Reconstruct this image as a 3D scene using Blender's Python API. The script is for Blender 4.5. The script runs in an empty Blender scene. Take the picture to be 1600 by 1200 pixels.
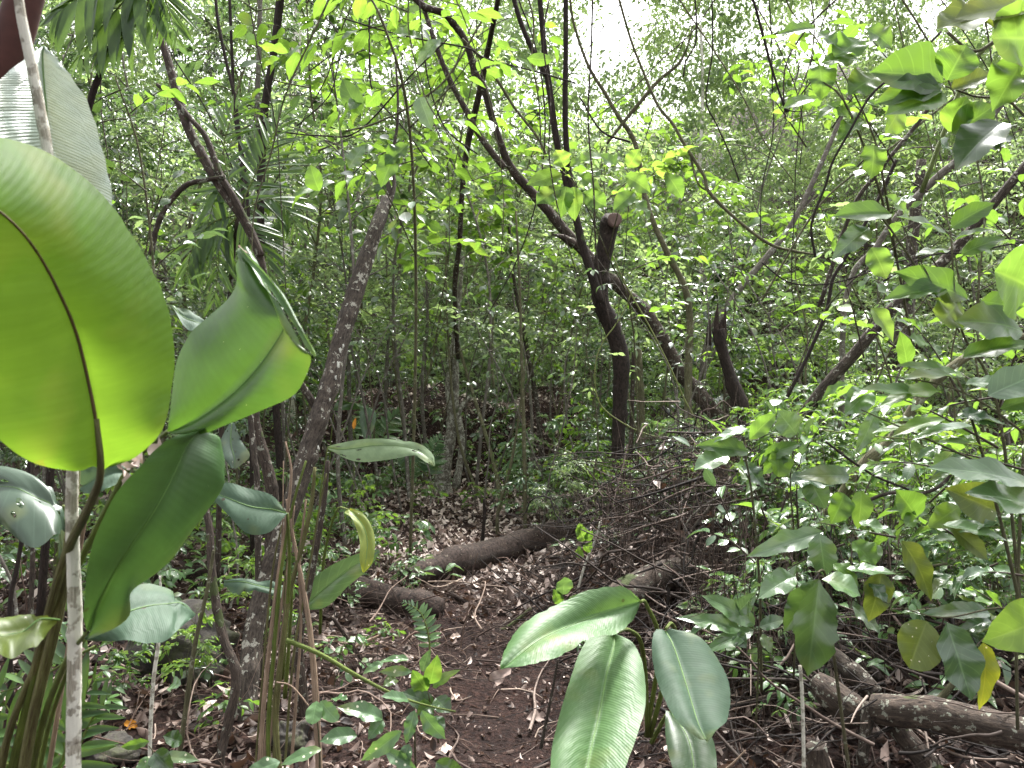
import bpy, math, random
import numpy as np
from mathutils import Vector
PI = math.pi
R = math.radians
sc = bpy.context.scene
C = sc.collection

# ------------------------------------------------------------------ camera, sky, sun, exposure
FPX = 1186.0
PITCH = -math.atan(40.0 / FPX)
CAM = np.array([0.0, 0.0, 1.6])
cam_d = bpy.data.cameras.new('camera'); cam = bpy.data.objects.new('camera', cam_d); C.objects.link(cam)
cam.location = CAM; cam.rotation_euler = (PI / 2 + PITCH, 0, 0)
cam_d.sensor_width = 36.0; cam_d.lens = 36.0 * FPX / 1600.0; cam_d.clip_start = 0.05; cam_d.clip_end = 500.0
cam_d.dof.use_dof = True; cam_d.dof.focus_distance = 4.5; cam_d.dof.aperture_fstop = 9.0
sc.camera = cam

SUN_EL, SUN_AZ = 58.0, 20.0            # azimuth from +Y towards +X: the light comes from the gap ahead
wd = bpy.data.worlds.new('World'); sc.world = wd; wd.use_nodes = True
nt = wd.node_tree; bgn = nt.nodes['Background']
sky = nt.nodes.new('ShaderNodeTexSky'); sky.sky_type = 'NISHITA'; sky.sun_disc = False
sky.sun_elevation = R(SUN_EL); sky.sun_rotation = R(SUN_AZ); sky.dust_density = 5.0; sky.air_density = 1.5
hsv = nt.nodes.new('ShaderNodeHueSaturation'); hsv.inputs['Saturation'].default_value = 0.10   # overcast: a nearly white sky
nt.links.new(sky.outputs[0], hsv.inputs['Color']); nt.links.new(hsv.outputs[0], bgn.inputs[0])
bgn.inputs[1].default_value = 0.15
sl = bpy.data.lights.new('sun', 'SUN'); sl.energy = 2.8; sl.angle = R(9); sl.color = (1.0, 0.97, 0.93)
so = bpy.data.objects.new('sun', sl); C.objects.link(so)
sdir = Vector((math.sin(R(SUN_AZ)) * math.cos(R(SUN_EL)), math.cos(R(SUN_AZ)) * math.cos(R(SUN_EL)), math.sin(R(SUN_EL))))
so.rotation_euler = sdir.to_track_quat('Z', 'Y').to_euler(); so.location = sdir * 60

sc.view_settings.view_transform = 'Standard'; sc.view_settings.look = 'None'
sc.view_settings.exposure = 2.03; sc.view_settings.gamma = 1.0
sc.render.engine = 'CYCLES'
sc.cycles.use_denoising = True
sc.cycles.max_bounces = 6; sc.cycles.diffuse_bounces = 4; sc.cycles.glossy_bounces = 2; sc.cycles.transmission_bounces = 4
sc.cycles.transparent_max_bounces = 8; sc.cycles.caustics_reflective = False; sc.cycles.caustics_refractive = False
sc.cycles.use_adaptive_sampling = True; sc.cycles.adaptive_threshold = 0.02

# ------------------------------------------------------------------ geometry helpers
cp, sp = math.cos(PITCH), math.sin(PITCH)
FW = np.array([0, cp, sp]); UP = np.array([0, -sp, cp]); RT = np.array([1.0, 0, 0])
def P(px, py, d):
    """the world point seen at photo pixel (px, py) at depth d metres"""
    return CAM + d * (FW + (px - 800) / FPX * RT - (py - 600) / FPX * UP)
def nrm(v):
    v = np.asarray(v, float); n = np.linalg.norm(v, axis=-1, keepdims=True); return v / np.maximum(n, 1e-9)
def pix(p):
    q = np.asarray(p) - CAM; d = q @ FW
    return 800 + FPX * (q @ RT) / d, 600 - FPX * (q @ UP) / d, d

def vnoise(x, y, seed=0):
    x = np.asarray(x, float); y = np.asarray(y, float)
    xi = np.floor(x); yi = np.floor(y); fx = x - xi; fy = y - yi
    fx = fx * fx * (3 - 2 * fx); fy = fy * fy * (3 - 2 * fy)
    def h(a, b):
        v = np.sin(a * 127.1 + b * 311.7 + seed * 74.7) * 43758.5453
        return v - np.floor(v)
    return (h(xi, yi) * (1 - fx) + h(xi + 1, yi) * fx) * (1 - fy) + (h(xi, yi + 1) * (1 - fx) + h(xi + 1, yi + 1) * fx) * fy
def sstep(a, b, x):
    t = np.clip((np.asarray(x, float) - a) / (b - a), 0, 1); return t * t * (3 - 2 * t)
def gh(x, y):
    """ground height"""
    x = np.asarray(x, float); y = np.asarray(y, float)
    z = 0.10 * (vnoise(x * .6, y * .6, 1) - .5) + 0.06 * (vnoise(x * 2.1, y * 2.1, 2) - .5) + .025 * (vnoise(x * 7, y * 7, 3) - .5)
    # debris bank on the right, gentle rise on the left
    z = z + 0.42 * np.exp(-((x - 2.0) / 1.0) ** 2 - ((y - 4.2) / 1.9) ** 2)
    z = z + 0.38 * np.exp(-((x - 1.2) / .6) ** 2 - ((y - 5.0) / .8) ** 2)
    z = z + 0.22 * sstep(-1.3, -2.6, x) * sstep(9, 3, y)
    # the trodden path is slightly sunk
    px = -0.25 + 0.35 * np.sin(y * .45)
    z = z - 0.07 * np.exp(-((x - px) / .45) ** 2) * sstep(10, 8, y)
    # soil bank ahead of the walker
    z = z + (.75 + .75 * vnoise(x * 1.15 + 3.3, y * .5, 9) + .22 * (vnoise(x * 4, y * 3, 10) - .5)) * sstep(9.4, 11.1, y + .5 * (vnoise(x * .9, y * .4, 5) - .5)) * np.exp(-((x + .9) / 2.3) ** 4) * sstep(15, 12, y)
    # hillside behind
    z = z + sstep(12, 46, y) * (13.0 + 3.0 * np.tanh(x / 12)) + sstep(8, 18, x) * 2.5 + sstep(-7, -18, x) * 2.0
    return z
def ground_hit(px, py):
    v = nrm(P(px, py, 1.0) - CAM); t = np.linspace(.5, 60, 3000)
    q = CAM + t[:, None] * v; b = q[:, 2] < gh(q[:, 0], q[:, 1])
    i = int(np.argmax(b)) if b.any() else 2999
    return q[i]
def on_ground(p, dz=0.0):
    return np.array([p[0], p[1], float(gh(p[0], p[1])) + dz])
def depth_at(px, py): return pix(ground_hit(px, py))[2]

def crom(pts, k):
    """Catmull-Rom through the rows of pts (any number of columns), k samples in all"""
    p = np.asarray(pts, float); n = len(p)
    if n == 1: return np.repeat(p, k, 0)
    e = np.vstack([2 * p[0] - p[1], p, 2 * p[-1] - p[-2]])
    u = np.linspace(0, n - 1, k); i = np.minimum(u.astype(int), n - 2); f = (u - i)[:, None]
    a, b, c, d = e[i], e[i + 1], e[i + 2], e[i + 3]
    return .5 * (2 * b + (c - a) * f + (2 * a - 5 * b + 4 * c - d) * f ** 2 + (3 * b - a - 3 * c + d) * f ** 3)

class Geo:
    """collects vertices, faces and two point attributes, then becomes ONE mesh object"""
    def __init__(s): s.v = []; s.q = []; s.t = []; s.uv = []; s.rn = []; s.n = 0
    def add(s, v, quads=None, tris=None, uv=None, rn=None):
        v = np.asarray(v, float).reshape(-1, 3); m = len(v)
        s.v.append(v)
        if quads is not None and len(quads): s.q.append(np.asarray(quads, int).reshape(-1, 4) + s.n)
        if tris is not None and len(tris): s.t.append(np.asarray(tris, int).reshape(-1, 3) + s.n)
        s.uv.append(np.zeros((m, 2)) if uv is None else np.asarray(uv, float).reshape(-1, 2))
        s.rn.append(np.zeros(m) if rn is None else np.broadcast_to(np.asarray(rn, float), (m,)))
        s.n += m
    def mesh(s, name, mat, origin=None, smooth=True):
        me = bpy.data.meshes.new(name)
        v = np.vstack(s.v); v = v - (0 if origin is None else np.asarray(origin))
        q = np.vstack(s.q) if s.q else np.zeros((0, 4), int); t = np.vstack(s.t) if s.t else np.zeros((0, 3), int)
        loops = np.concatenate([q.ravel(), t.ravel()]); nq, ntri = len(q), len(t)
        me.vertices.add(len(v)); me.vertices.foreach_set('co', v.astype(np.float32).ravel())
        me.loops.add(len(loops)); me.loops.foreach_set('vertex_index', loops.astype(np.int32))
        me.polygons.add(nq + ntri)
        me.polygons.foreach_set('loop_start', np.concatenate([np.arange(nq) * 4, nq * 4 + np.arange(ntri) * 3]).astype(np.int32))
        me.polygons.foreach_set('use_smooth', np.full(nq + ntri, smooth))
        me.update(calc_edges=True)
        a = me.attributes.new('luv', 'FLOAT_VECTOR', 'POINT')
        uv = np.vstack(s.uv); a.data.foreach_set('vector', np.hstack([uv, np.zeros((len(uv), 1))]).astype(np.float32).ravel())
        b = me.attributes.new('rnd', 'FLOAT', 'POINT'); b.data.foreach_set('value', np.concatenate(s.rn).astype(np.float32))
        me.materials.append(mat)
        return me

def tube(g, pts, rad, n=8, k=None, rough=0.0, seed=0, cap=True, rn=None, flat=1.0):
    """a smooth tapering tube through pts (metres) with radii rad"""
    pts = np.asarray(pts, float); rad = np.broadcast_to(np.asarray(rad, float), (len(pts),))
    k = k or max(3, (len(pts) - 1) * (10 if rough >= .1 and n >= 9 else 5) + 1)
    pr = crom(np.hstack([pts, rad[:, None]]), k); p = pr[:, :3]; r = np.maximum(pr[:, 3], 1e-4)
    tg = nrm(np.gradient(p, axis=0))
    a = np.cross(tg[0], [0, 0, 1.0]);
    if np.linalg.norm(a) < .1: a = np.cross(tg[0], [1.0, 0, 0])
    a = nrm(a); A = [a]
    for i in range(1, k):
        a = a - tg[i] * (a @ tg[i]); a = nrm(a); A.append(a)
    A = np.array(A); B = np.cross(tg, A)
    th = np.linspace(0, 2 * PI, n, endpoint=False)
    L = np.concatenate([[0], np.cumsum(np.linalg.norm(np.diff(p, axis=0), axis=1))])
    rr = r[:, None] * np.ones(n)
    if rough:
        j = vnoise(L[:, None] / (r.mean() * 2.2 + 1e-6) + seed, np.cos(th)[None] * 1.5 + 7 + seed, seed) + vnoise(L[:, None] / (r.mean() * .8), np.sin(th)[None] * 3 + 3, seed + 1) * .5
        rr = rr * (1 + rough * (j - .75))
    if rough >= .2: rr = rr * (1 + .045 * np.sin(th[None] * 6 + 3 * vnoise(L[:, None] * 2 + seed, th[None] * .5, seed + 4)) + .05 * (vnoise(L[:, None] * 9, th[None] * 5, seed + 6) - .5))
    if rough >= .1 and n >= 9:      # knots and old branch collars
        kr = np.random.default_rng(int(seed * 13 + k))
        for _ in range(max(2, int(L[-1] / .35))):
            l0 = kr.random() * L[-1]; a0 = kr.random() * 2 * PI; hw = r.mean() * (.5 + kr.random()); da = np.angle(np.exp(1j * (th - a0)))
            rr = rr * (1 + .28 * np.exp(-((L[:, None] - l0) / hw) ** 2 - (da[None] / .6) ** 2)) * (1 + .07 * np.exp(-((L[:, None] - l0) / (hw * .7)) ** 2))
    v = p[:, None] + rr[..., None] * (np.cos(th)[None, :, None] * A[:, None] + flat * np.sin(th)[None, :, None] * B[:, None])
    uv = np.stack([np.broadcast_to(th / (2 * PI), (k, n)), np.broadcast_to(L[:, None], (k, n))], -1)
    i, j = np.meshgrid(np.arange(k - 1), np.arange(n), indexing='ij'); jn = (j + 1) % n
    q = np.stack([i * n + j, i * n + jn, (i + 1) * n + jn, (i + 1) * n + j], -1).reshape(-1, 4)
    tr = []
    vv = v.reshape(-1, 3); uu = uv.reshape(-1, 2)
    if cap:
        vv = np.vstack([vv, p[0], p[-1]]); uu = np.vstack([uu, [0, 0], [0, L[-1]]])
        for jj in range(n):
            tr.append([k * n, (jj + 1) % n, jj]); tr.append([k * n + 1, (k - 1) * n + jj, (k - 1) * n + (jj + 1) % n])
    g.add(vv, q, tr, uu, 0 if rn is None else rn)

def leaf_template(ns=5, cols=1, width=.42, peak=.42, fold=.28, droop=.22, tip=1.0, wav=0.0, stem=.08, sickle=0.0, drip=.0, seed=0, rag=0.0, curl=0.0):
    """a unit leaf: y along, x across, z up; the base at the origin"""
    t = np.linspace(0, 1, ns + 1)
    b = tip; a = b * peak / (1 - peak)
    w = t ** a * (1 - t) ** b; w = w / max(w.max(), 1e-9)
    if drip: w = np.where(t > 1 - drip, np.minimum(w, .16 + .05 * (1 - t) / drip), w)
    w = w * width / 2
    w[0] = max(w[0], .012); w[-1] = .002
    m = 2 * cols + 1; c = np.linspace(-1, 1, m)
    W = w[:, None] * np.ones(m)
    if rag:
        rr = np.random.default_rng(seed + 99); W = W * (1 - rag * rr.random((ns + 1, m)) * (np.abs(c) > .9))
    X = W * c + sickle * t[:, None] ** 2
    Y = stem + t[:, None] * (1 - stem) + np.abs(W * c) * .15
    Z = fold * np.abs(W * c) - droop * (t[:, None] ** 1.7) + wav * np.sin(t[:, None] * 15 + seed + (c > 0) * 1.3) * np.abs(W * c) + curl * (W * c) * t[:, None]
    v = np.stack([X, Y, Z], -1).reshape(-1, 3)
    uv = np.stack([np.broadcast_to(c, X.shape), np.broadcast_to(t[:, None], X.shape)], -1).reshape(-1, 2)
    i, j = np.meshgrid(np.arange(ns), np.arange(m - 1), indexing='ij')
    q = np.stack([i * m + j, i * m + j + 1, (i + 1) * m + j + 1, (i + 1) * m + j], -1).reshape(-1, 4)
    return v, q, uv
T_HI = [leaf_template(10, 2, w_, pk, fo, dr_, 1.0, wv, .08, sk, .17, s_, 0, cu) for s_, (w_, pk, fo, dr_, wv, sk, cu) in enumerate([(.42, .42, .25, .2, .15, .04, .2), (.36, .38, .5, .38, .2, -.08, -.3), (.48, .48, .1, .1, .25, .06, .5), (.32, .40, .35, .5, .1, .1, 0), (.40, .36, .6, .25, .25, -.03, .6)])]
T_MID = [leaf_template(6, 1, w_, pk, fo, dr_, 1.0, 0, .08, sk, .17, s_, 0, cu) for s_, (w_, pk, fo, dr_, sk, cu) in enumerate([(.42, .42, .3, .2, .04, .3), (.34, .38, .5, .4, -.06, -.3), (.48, .46, .15, .1, .05, .5)])]
T_LOW = [leaf_template(3, 1, .44, .42, .35, .2, .9), leaf_template(3, 1, .36, .40, .6, .4, .9, sickle=.08)]
T_FARL = [leaf_template(2, 1, .50, .45, .3, .2, .8), leaf_template(2, 1, .34, .45, .6, .4, .8)]

def leaves(g, tpl, pos, dr, up, size, rn):
    """many copies of one leaf template; dr = along the leaf, up = its upper side"""
    if isinstance(tpl, list):
        pos = np.atleast_2d(pos); N = len(pos); k = (np.abs(pos[:, 0] * 7919 + pos[:, 1] * 104729 + pos[:, 2] * 1299721) * 10).astype(int) % len(tpl)
        dr = np.broadcast_to(np.atleast_2d(dr), (N, 3)); up = np.broadcast_to(np.atleast_2d(up), (N, 3)); size = np.broadcast_to(np.asarray(size, float), (N,)); rn = np.broadcast_to(np.asarray(rn, float), (N,))
        for i, t_ in enumerate(tpl):
            m_ = k == i
            if m_.any(): leaves(g, t_, pos[m_], dr[m_], up[m_], size[m_], rn[m_])
        return
    tv, tq, tuv = tpl
    pos = np.atleast_2d(pos); dr = nrm(np.atleast_2d(dr)); up = np.atleast_2d(up); N = len(pos)
    x = nrm(np.cross(dr, up)); z = np.cross(x, dr)
    size = np.broadcast_to(np.asarray(size, float), (N,)); rn = np.broadcast_to(np.asarray(rn, float), (N,))
    V = pos[:, None] + size[:, None, None] * (tv[None, :, 0, None] * x[:, None] + tv[None, :, 1, None] * dr[:, None] + tv[None, :, 2, None] * z[:, None])
    m = len(tv); Q = tq[None] + (np.arange(N) * m)[:, None, None]
    g.add(V.reshape(-1, 3), Q.reshape(-1, 4), None, np.tile(tuv, (N, 1)), np.repeat(rn, m))

def spray_on(g, tpl, curve, n, size, rng, spread=55, rnb=(0, 1), t0=.15, whorl=False, flatup=.35, both=False):
    """leaves set alternately along a twig curve (k x 3)"""
    k = len(curve); ts = np.linspace(t0, 1, n); idx = ts * (k - 1); i = np.minimum(idx.astype(int), k - 2); f = (idx - i)[:, None]
    pos = curve[i] * (1 - f) + curve[i + 1] * f; tg = nrm(curve[i + 1] - curve[i])
    if whorl: pos = np.repeat(curve[-1:], n, 0); tg = np.repeat(nrm(curve[-1:] - curve[-2:-1]), n, 0)
    side = nrm(np.cross(tg, [0, 0, 1.0]) + 1e-4)
    s = np.where(np.arange(n) % 2 == 0, 1.0, -1.0)[:, None]
    ang = R(spread) + rng.normal(0, .2, (n, 1))
    if whorl: ang = (np.arange(n)[:, None] // 2 + .6) * 2 * PI / n * 1.1 + rng.normal(0, .15, (n, 1))
    else: ang[-1] = rng.normal(0, .15)
    dr = np.cos(ang) * tg + np.sin(ang) * s * side
    dr[:, 2] += rng.normal(-.12, .22, n)
    up = np.array([0, 0, 1.0]) + rng.normal(0, flatup, (n, 3))
    sz = size * (.65 + .45 * rng.random(n)); sz *= np.where(ts < .3, .8, 1)
    leaves(g, tpl, pos, dr, up, sz, rnb[0] + (rnb[1] - rnb[0]) * rng.random(n))

# ------------------------------------------------------------------ objects
def tag(o, label=None, cat=None, group=None, kind=None):
    if label: o['label'] = label
    if cat: o['category'] = cat
    if group: o['group'] = group
    if kind: o['kind'] = kind
    return o
def thing(name, loc, label, cat, group=None):
    o = bpy.data.objects.new(name, None); C.objects.link(o); o.location = Vector(loc); o.empty_display_size = .1
    return tag(o, label, cat, group)
def part(name, g, mat, parent, smooth=True, label=None):
    org = np.zeros(3); q = parent
    while q is not None: org = org + np.array(q.location); q = q.parent
    o = bpy.data.objects.new(name, g.mesh(name, mat, org, smooth)); C.objects.link(o); o.parent = parent
    if label: o['label'] = label
    return o
def solo(name, g, mat, label, cat, group=None, kind=None, loc=None, smooth=True):
    loc = np.zeros(3) if loc is None else np.asarray(loc)
    o = bpy.data.objects.new(name, g.mesh(name, mat, loc, smooth)); C.objects.link(o); o.location = Vector(loc)
    return tag(o, label, cat, group, kind)
def copy_tree(o, parent=None):
    c = o.copy(); C.objects.link(c)
    if parent is not None: c.parent = parent
    for ch in [q for q in o.children]: copy_tree(ch, c)
    return c

# ------------------------------------------------------------------ materials
def mat(name):
    m = bpy.data.materials.new(name); m.use_nodes = True; t = m.node_tree
    return m, t, t.nodes['Principled BSDF'], t.nodes['Material Output']
def nd(t, typ, **kw):
    n = t.nodes.new(typ)
    for k, v in kw.items():
        if k in n.inputs: n.inputs[k].default_value = v
        else: setattr(n, k, v)
    return n
def ramp(t, stops):
    n = t.nodes.new('ShaderNodeValToRGB'); e = n.color_ramp.elements
    while len(e) < len(stops): e.new(.5)
    for q, (p, c) in zip(e, stops): q.position = p; q.color = (*c, 1)
    return n
def math_(t, op, a, b=None, c=None):
    n = t.nodes.new('ShaderNodeMath'); n.operation = op
    for i, x in enumerate((a, b, c)):
        if x is None: continue
        if isinstance(x, (int, float)): n.inputs[i].default_value = x
        else: t.links.new(x, n.inputs[i])
    return n.outputs[0]
def mixc(t, f, a, b, mode='MIX'):
    n = t.nodes.new('ShaderNodeMix'); n.data_type = 'RGBA'; n.blend_type = mode
    for s, x in ((n.inputs[0], f), (n.inputs[6], a), (n.inputs[7], b)):
        if isinstance(x, (int, float)): s.default_value = x
        elif isinstance(x, tuple): s.default_value = (*x, 1)
        else: t.links.new(x, s)
    return n.outputs[2]

def leaf_mat(name, cols, trans, tmix=.4, rough=.42, veins=8.0, vein_col=None, vstr=.35, spots=0.0, under=None, pleat=0.0, spec=.5, holes=0.0, shift=1.6, pleat_h=.0008, blem=1.0, streak=0.0):
    m, t, b, out = mat(name); L = t.links
    at = nd(t, 'ShaderNodeAttribute', attribute_name='luv'); sx = nd(t, 'ShaderNodeSeparateXYZ'); L.new(at.outputs['Vector'], sx.inputs[0])
    rn = nd(t, 'ShaderNodeAttribute', attribute_name='rnd')
    n = len(cols); rp = ramp(t, [(i / max(n - 1, 1), c) for i, c in enumerate(cols)])
    L.new(rn.outputs['Fac'], rp.inputs[0]); col = rp.outputs[0]
    tc = nd(t, 'ShaderNodeTexCoord')
    nz = nd(t, 'ShaderNodeTexNoise', Scale=22.0, Detail=3.0); L.new(tc.outputs['Object'], nz.inputs['Vector'])
    col = mixc(t, .6, col, mixc(t, nz.outputs['Fac'], (.35, .4, .3), (1.6, 1.55, 1.5)), 'MULTIPLY')
    au = math_(t, 'ABSOLUTE', sx.outputs[0])
    bump_h = None
    if veins:
        mid = math_(t, 'SUBTRACT', 1.0, math_(t, 'SMOOTH_MIN', math_(t, 'MULTIPLY', au, 14.0), 1.0, .2))
        ph = math_(t, 'FRACT', math_(t, 'SUBTRACT', math_(t, 'MULTIPLY', sx.outputs[1], veins), math_(t, 'MULTIPLY', au, shift)))
        tri = math_(t, 'ABSOLUTE', math_(t, 'SUBTRACT', ph, .5))
        side = math_(t, 'GREATER_THAN', tri, .44)
        vv = math_(t, 'MAXIMUM', mid, math_(t, 'MULTIPLY', side, .35))
        col = mixc(t, math_(t, 'MULTIPLY', vv, vstr), col, vein_col or tuple(min(1, c * 2.2 + .03) for c in cols[-1]))
        bump_h = math_(t, 'ADD', math_(t, 'MULTIPLY', tri, -.5), math_(t, 'MULTIPLY', mid, -.6))
    if pleat:
        n0 = nd(t, 'ShaderNodeTexNoise', Scale=3.5, Detail=2.0); L.new(at.outputs['Vector'], n0.inputs['Vector'])
        w = math_(t, 'SINE', math_(t, 'SUBTRACT', math_(t, 'MULTIPLY_ADD', n0.outputs['Fac'], 14.0, math_(t, 'MULTIPLY', sx.outputs[1], pleat)), math_(t, 'MULTIPLY', math_(t, 'POWER', au, 1.6), pleat * .10)))
        n2 = nd(t, 'ShaderNodeTexNoise', Scale=6.0, Detail=2.0); L.new(tc.outputs['Object'], n2.inputs['Vector'])
        w = math_(t, 'MULTIPLY', w, n2.outputs['Fac'])
        w3 = math_(t, 'SINE', math_(t, 'SUBTRACT', math_(t, 'MULTIPLY', sx.outputs[1], pleat * 3.7), math_(t, 'MULTIPLY', au, pleat * .35)))
        w = math_(t, 'ADD', w, math_(t, 'MULTIPLY', w3, .35))
        col = mixc(t, math_(t, 'MULTIPLY_ADD', w, .10, .10), col, tuple(c * .55 for c in cols[0]))
        w = math_(t, 'MULTIPLY', w, .7)
        bump_h = w if bump_h is None else math_(t, 'ADD', math_(t, 'MULTIPLY', w, .5), math_(t, 'MULTIPLY', bump_h, .6))
    if spots:
        vo = nd(t, 'ShaderNodeTexVoronoi', Scale=55.0); L.new(tc.outputs['Object'], vo.inputs['Vector'])
        s = math_(t, 'LESS_THAN', vo.outputs['Distance'], .26 * spots)
        n4 = nd(t, 'ShaderNodeTexNoise', Scale=5.0); L.new(tc.outputs['Object'], n4.inputs['Vector'])
        s = math_(t, 'MULTIPLY', s, math_(t, 'GREATER_THAN', n4.outputs['Fac'], .50))
        col = mixc(t, s, col, (.55, .55, .42))
    if streak:
        mp = nd(t, 'ShaderNodeCombineXYZ'); L.new(math_(t, 'MULTIPLY', sx.outputs[0], .5), mp.inputs[0])
        L.new(math_(t, 'MULTIPLY', math_(t, 'SUBTRACT', sx.outputs[1], math_(t, 'MULTIPLY', math_(t, 'POWER', au, 1.6), .09)), 26.0), mp.inputs[1])
        ns = nd(t, 'ShaderNodeTexNoise', Scale=1.6, Detail=5.0, Roughness=.65); L.new(mp.outputs[0], ns.inputs['Vector'])
        col = mixc(t, streak, col, mixc(t, ns.outputs['Fac'], (.45, .55, .4), (1.5, 1.35, 1.6)), 'MULTIPLY')
        vo2 = nd(t, 'ShaderNodeTexVoronoi', Scale=13.0); L.new(tc.outputs['Object'], vo2.inputs['Vector'])
        col = mixc(t, math_(t, 'LESS_THAN', vo2.outputs['Distance'], .075), col, (.02, .015, .005))
    if blem:
        nb_ = nd(t, 'ShaderNodeTexNoise', Scale=14.0, Detail=4.0, Roughness=.7); L.new(tc.outputs['Object'], nb_.inputs['Vector'])
        edge = math_(t, 'MAXIMUM', au, math_(t, 'MULTIPLY', sx.outputs[1], .93))
        br = math_(t, 'GREATER_THAN', math_(t, 'MULTIPLY_ADD', math_(t, 'POWER', edge, 6.0), .10 * blem, nb_.outputs['Fac']), .76)
        col = mixc(t, math_(t, 'MULTIPLY', br, .75), col, (.09, .055, .02))
        yl = nd(t, 'ShaderNodeTexNoise', Scale=7.0, Detail=2.0); L.new(tc.outputs['Object'], yl.inputs['Vector'])
        ym = nd(t, 'ShaderNodeMapRange'); ym.inputs[1].default_value = .56; ym.inputs[2].default_value = .72; ym.inputs[4].default_value = .45 * blem; L.new(yl.outputs['Fac'], ym.inputs[0])
        col = mixc(t, ym.outputs[0], col, (.16, .17, .04))
    if under is not None:
        ge = nd(t, 'ShaderNodeNewGeometry'); col = mixc(t, math_(t, 'MULTIPLY', ge.outputs['Backfacing'], .8), col, under)
    L.new(col, b.inputs['Base Color']); b.inputs['Roughness'].default_value = rough; b.inputs['Specular IOR Level'].default_value = spec
    if bump_h is not None:
        bp = nd(t, 'ShaderNodeBump', Strength=.5, Distance=pleat_h if pleat else .0015); L.new(bump_h, bp.inputs['Height']); L.new(bp.outputs[0], b.inputs['Normal'])
    tr = nd(t, 'ShaderNodeBsdfTranslucent'); tcol = mixc(t, .55, mixc(t, 1.0, col, (3.2, 2.6, 1.6), 'MULTIPLY'), trans)
    L.new(tcol, tr.inputs[0])
    ms = nd(t, 'ShaderNodeMixShader', Fac=tmix); ms.inputs[0].default_value = tmix
    L.new(b.outputs[0], ms.inputs[1]); L.new(tr.outputs[0], ms.inputs[2]); last = ms.outputs[0]
    if holes:
        vo = nd(t, 'ShaderNodeTexVoronoi', Scale=holes); hm = nd(t, 'ShaderNodeMapping'); hm.inputs['Scale'].default_value = (.3, 1, 1); L.new(at.outputs['Vector'], hm.inputs['Vector']); L.new(hm.outputs[0], vo.inputs['Vector'])
        h = math_(t, 'MULTIPLY', math_(t, 'LESS_THAN', vo.outputs['Distance'], .24), math_(t, 'GREATER_THAN', au, .15))
        tp = nd(t, 'ShaderNodeBsdfTransparent'); m2 = nd(t, 'ShaderNodeMixShader'); L.new(h, m2.inputs[0]); L.new(last, m2.inputs[1]); L.new(tp.outputs[0], m2.inputs[2]); last = m2.outputs[0]
    L.new(last, out.inputs[0])
    return m

def bark_mat(name, c1, c2, lichen=.3, lcol=(.42, .44, .38), moss=.0, scale=1.0, rough=.85):
    m, t, b, out = mat(name); L = t.links
    at = nd(t, 'ShaderNodeAttribute', attribute_name='luv'); sx = nd(t, 'ShaderNodeSeparateXYZ'); L.new(at.outputs['Vector'], sx.inputs[0])
    tc = nd(t, 'ShaderNodeTexCoord')
    cm = nd(t, 'ShaderNodeCombineXYZ')
    a = math_(t, 'MULTIPLY', sx.outputs[0], 2 * PI)
    L.new(math_(t, 'MULTIPLY', math_(t, 'COSINE', a), 1.2), cm.inputs[0]); L.new(math_(t, 'MULTIPLY', math_(t, 'SINE', a), 1.2), cm.inputs[1]); L.new(math_(t, 'MULTIPLY', sx.outputs[1], 9.0 * scale), cm.inputs[2])
    n1 = nd(t, 'ShaderNodeTexNoise', Scale=4.0, Detail=6.0, Roughness=.7); L.new(cm.outputs[0], n1.inputs['Vector'])
    n2 = nd(t, 'ShaderNodeTexNoise', Scale=16.0 * scale, Detail=4.0); L.new(tc.outputs['Object'], n2.inputs['Vector'])
    n3 = nd(t, 'ShaderNodeTexNoise', Scale=30.0 * scale, Detail=3.0, Roughness=.7); L.new(tc.outputs['Object'], n3.inputs['Vector'])
    rp = ramp(t, [(.34, c1), (.64, c2)]); L.new(n1.outputs['Fac'], rp.inputs[0]); col = mixc(t, .8, rp.outputs[0], mixc(t, n2.outputs['Fac'], (.2, .2, .2), (1.8, 1.8, 1.8)), 'MULTIPLY')
    lm = nd(t, 'ShaderNodeMapRange'); lm.inputs[1].default_value = .66 - .28 * lichen; lm.inputs[2].default_value = .70 - .26 * lichen; L.new(n3.outputs['Fac'], lm.inputs[0])
    lm2 = math_(t, 'MULTIPLY', lm.outputs[0], math_(t, 'GREATER_THAN', n2.outputs['Fac'], .62 - .35 * lichen))
    if lichen > 0: col = mixc(t, math_(t, 'MULTIPLY', lm2, .85), col, lcol)
    if moss > 0:
        n5 = nd(t, 'ShaderNodeTexNoise', Scale=6.0, Detail=5.0); L.new(tc.outputs['Object'], n5.inputs['Vector'])
        ge = nd(t, 'ShaderNodeNewGeometry'); sz = nd(t, 'ShaderNodeSeparateXYZ'); L.new(ge.outputs['Normal'], sz.inputs[0])
        mm = math_(t, 'GREATER_THAN', math_(t, 'ADD', n5.outputs['Fac'], math_(t, 'MULTIPLY', sz.outputs[2], .12)), .72 - .25 * moss)
        col = mixc(t, math_(t, 'MULTIPLY', mm, .7), col, (.05, .075, .02))
    L.new(col, b.inputs['Base Color']); b.inputs['Roughness'].default_value = rough; b.inputs['Specular IOR Level'].default_value = .25
    bp = nd(t, 'ShaderNodeBump', Strength=.8, Distance=.012); L.new(n1.outputs['Fac'], bp.inputs['Height'])
    bp2 = nd(t, 'ShaderNodeBump', Strength=.5, Distance=.005); L.new(n3.outputs['Fac'], bp2.inputs['Height']); L.new(bp.outputs[0], bp2.inputs['Normal'])
    L.new(bp2.outputs[0], b.inputs['Normal'])
    return m

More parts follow.
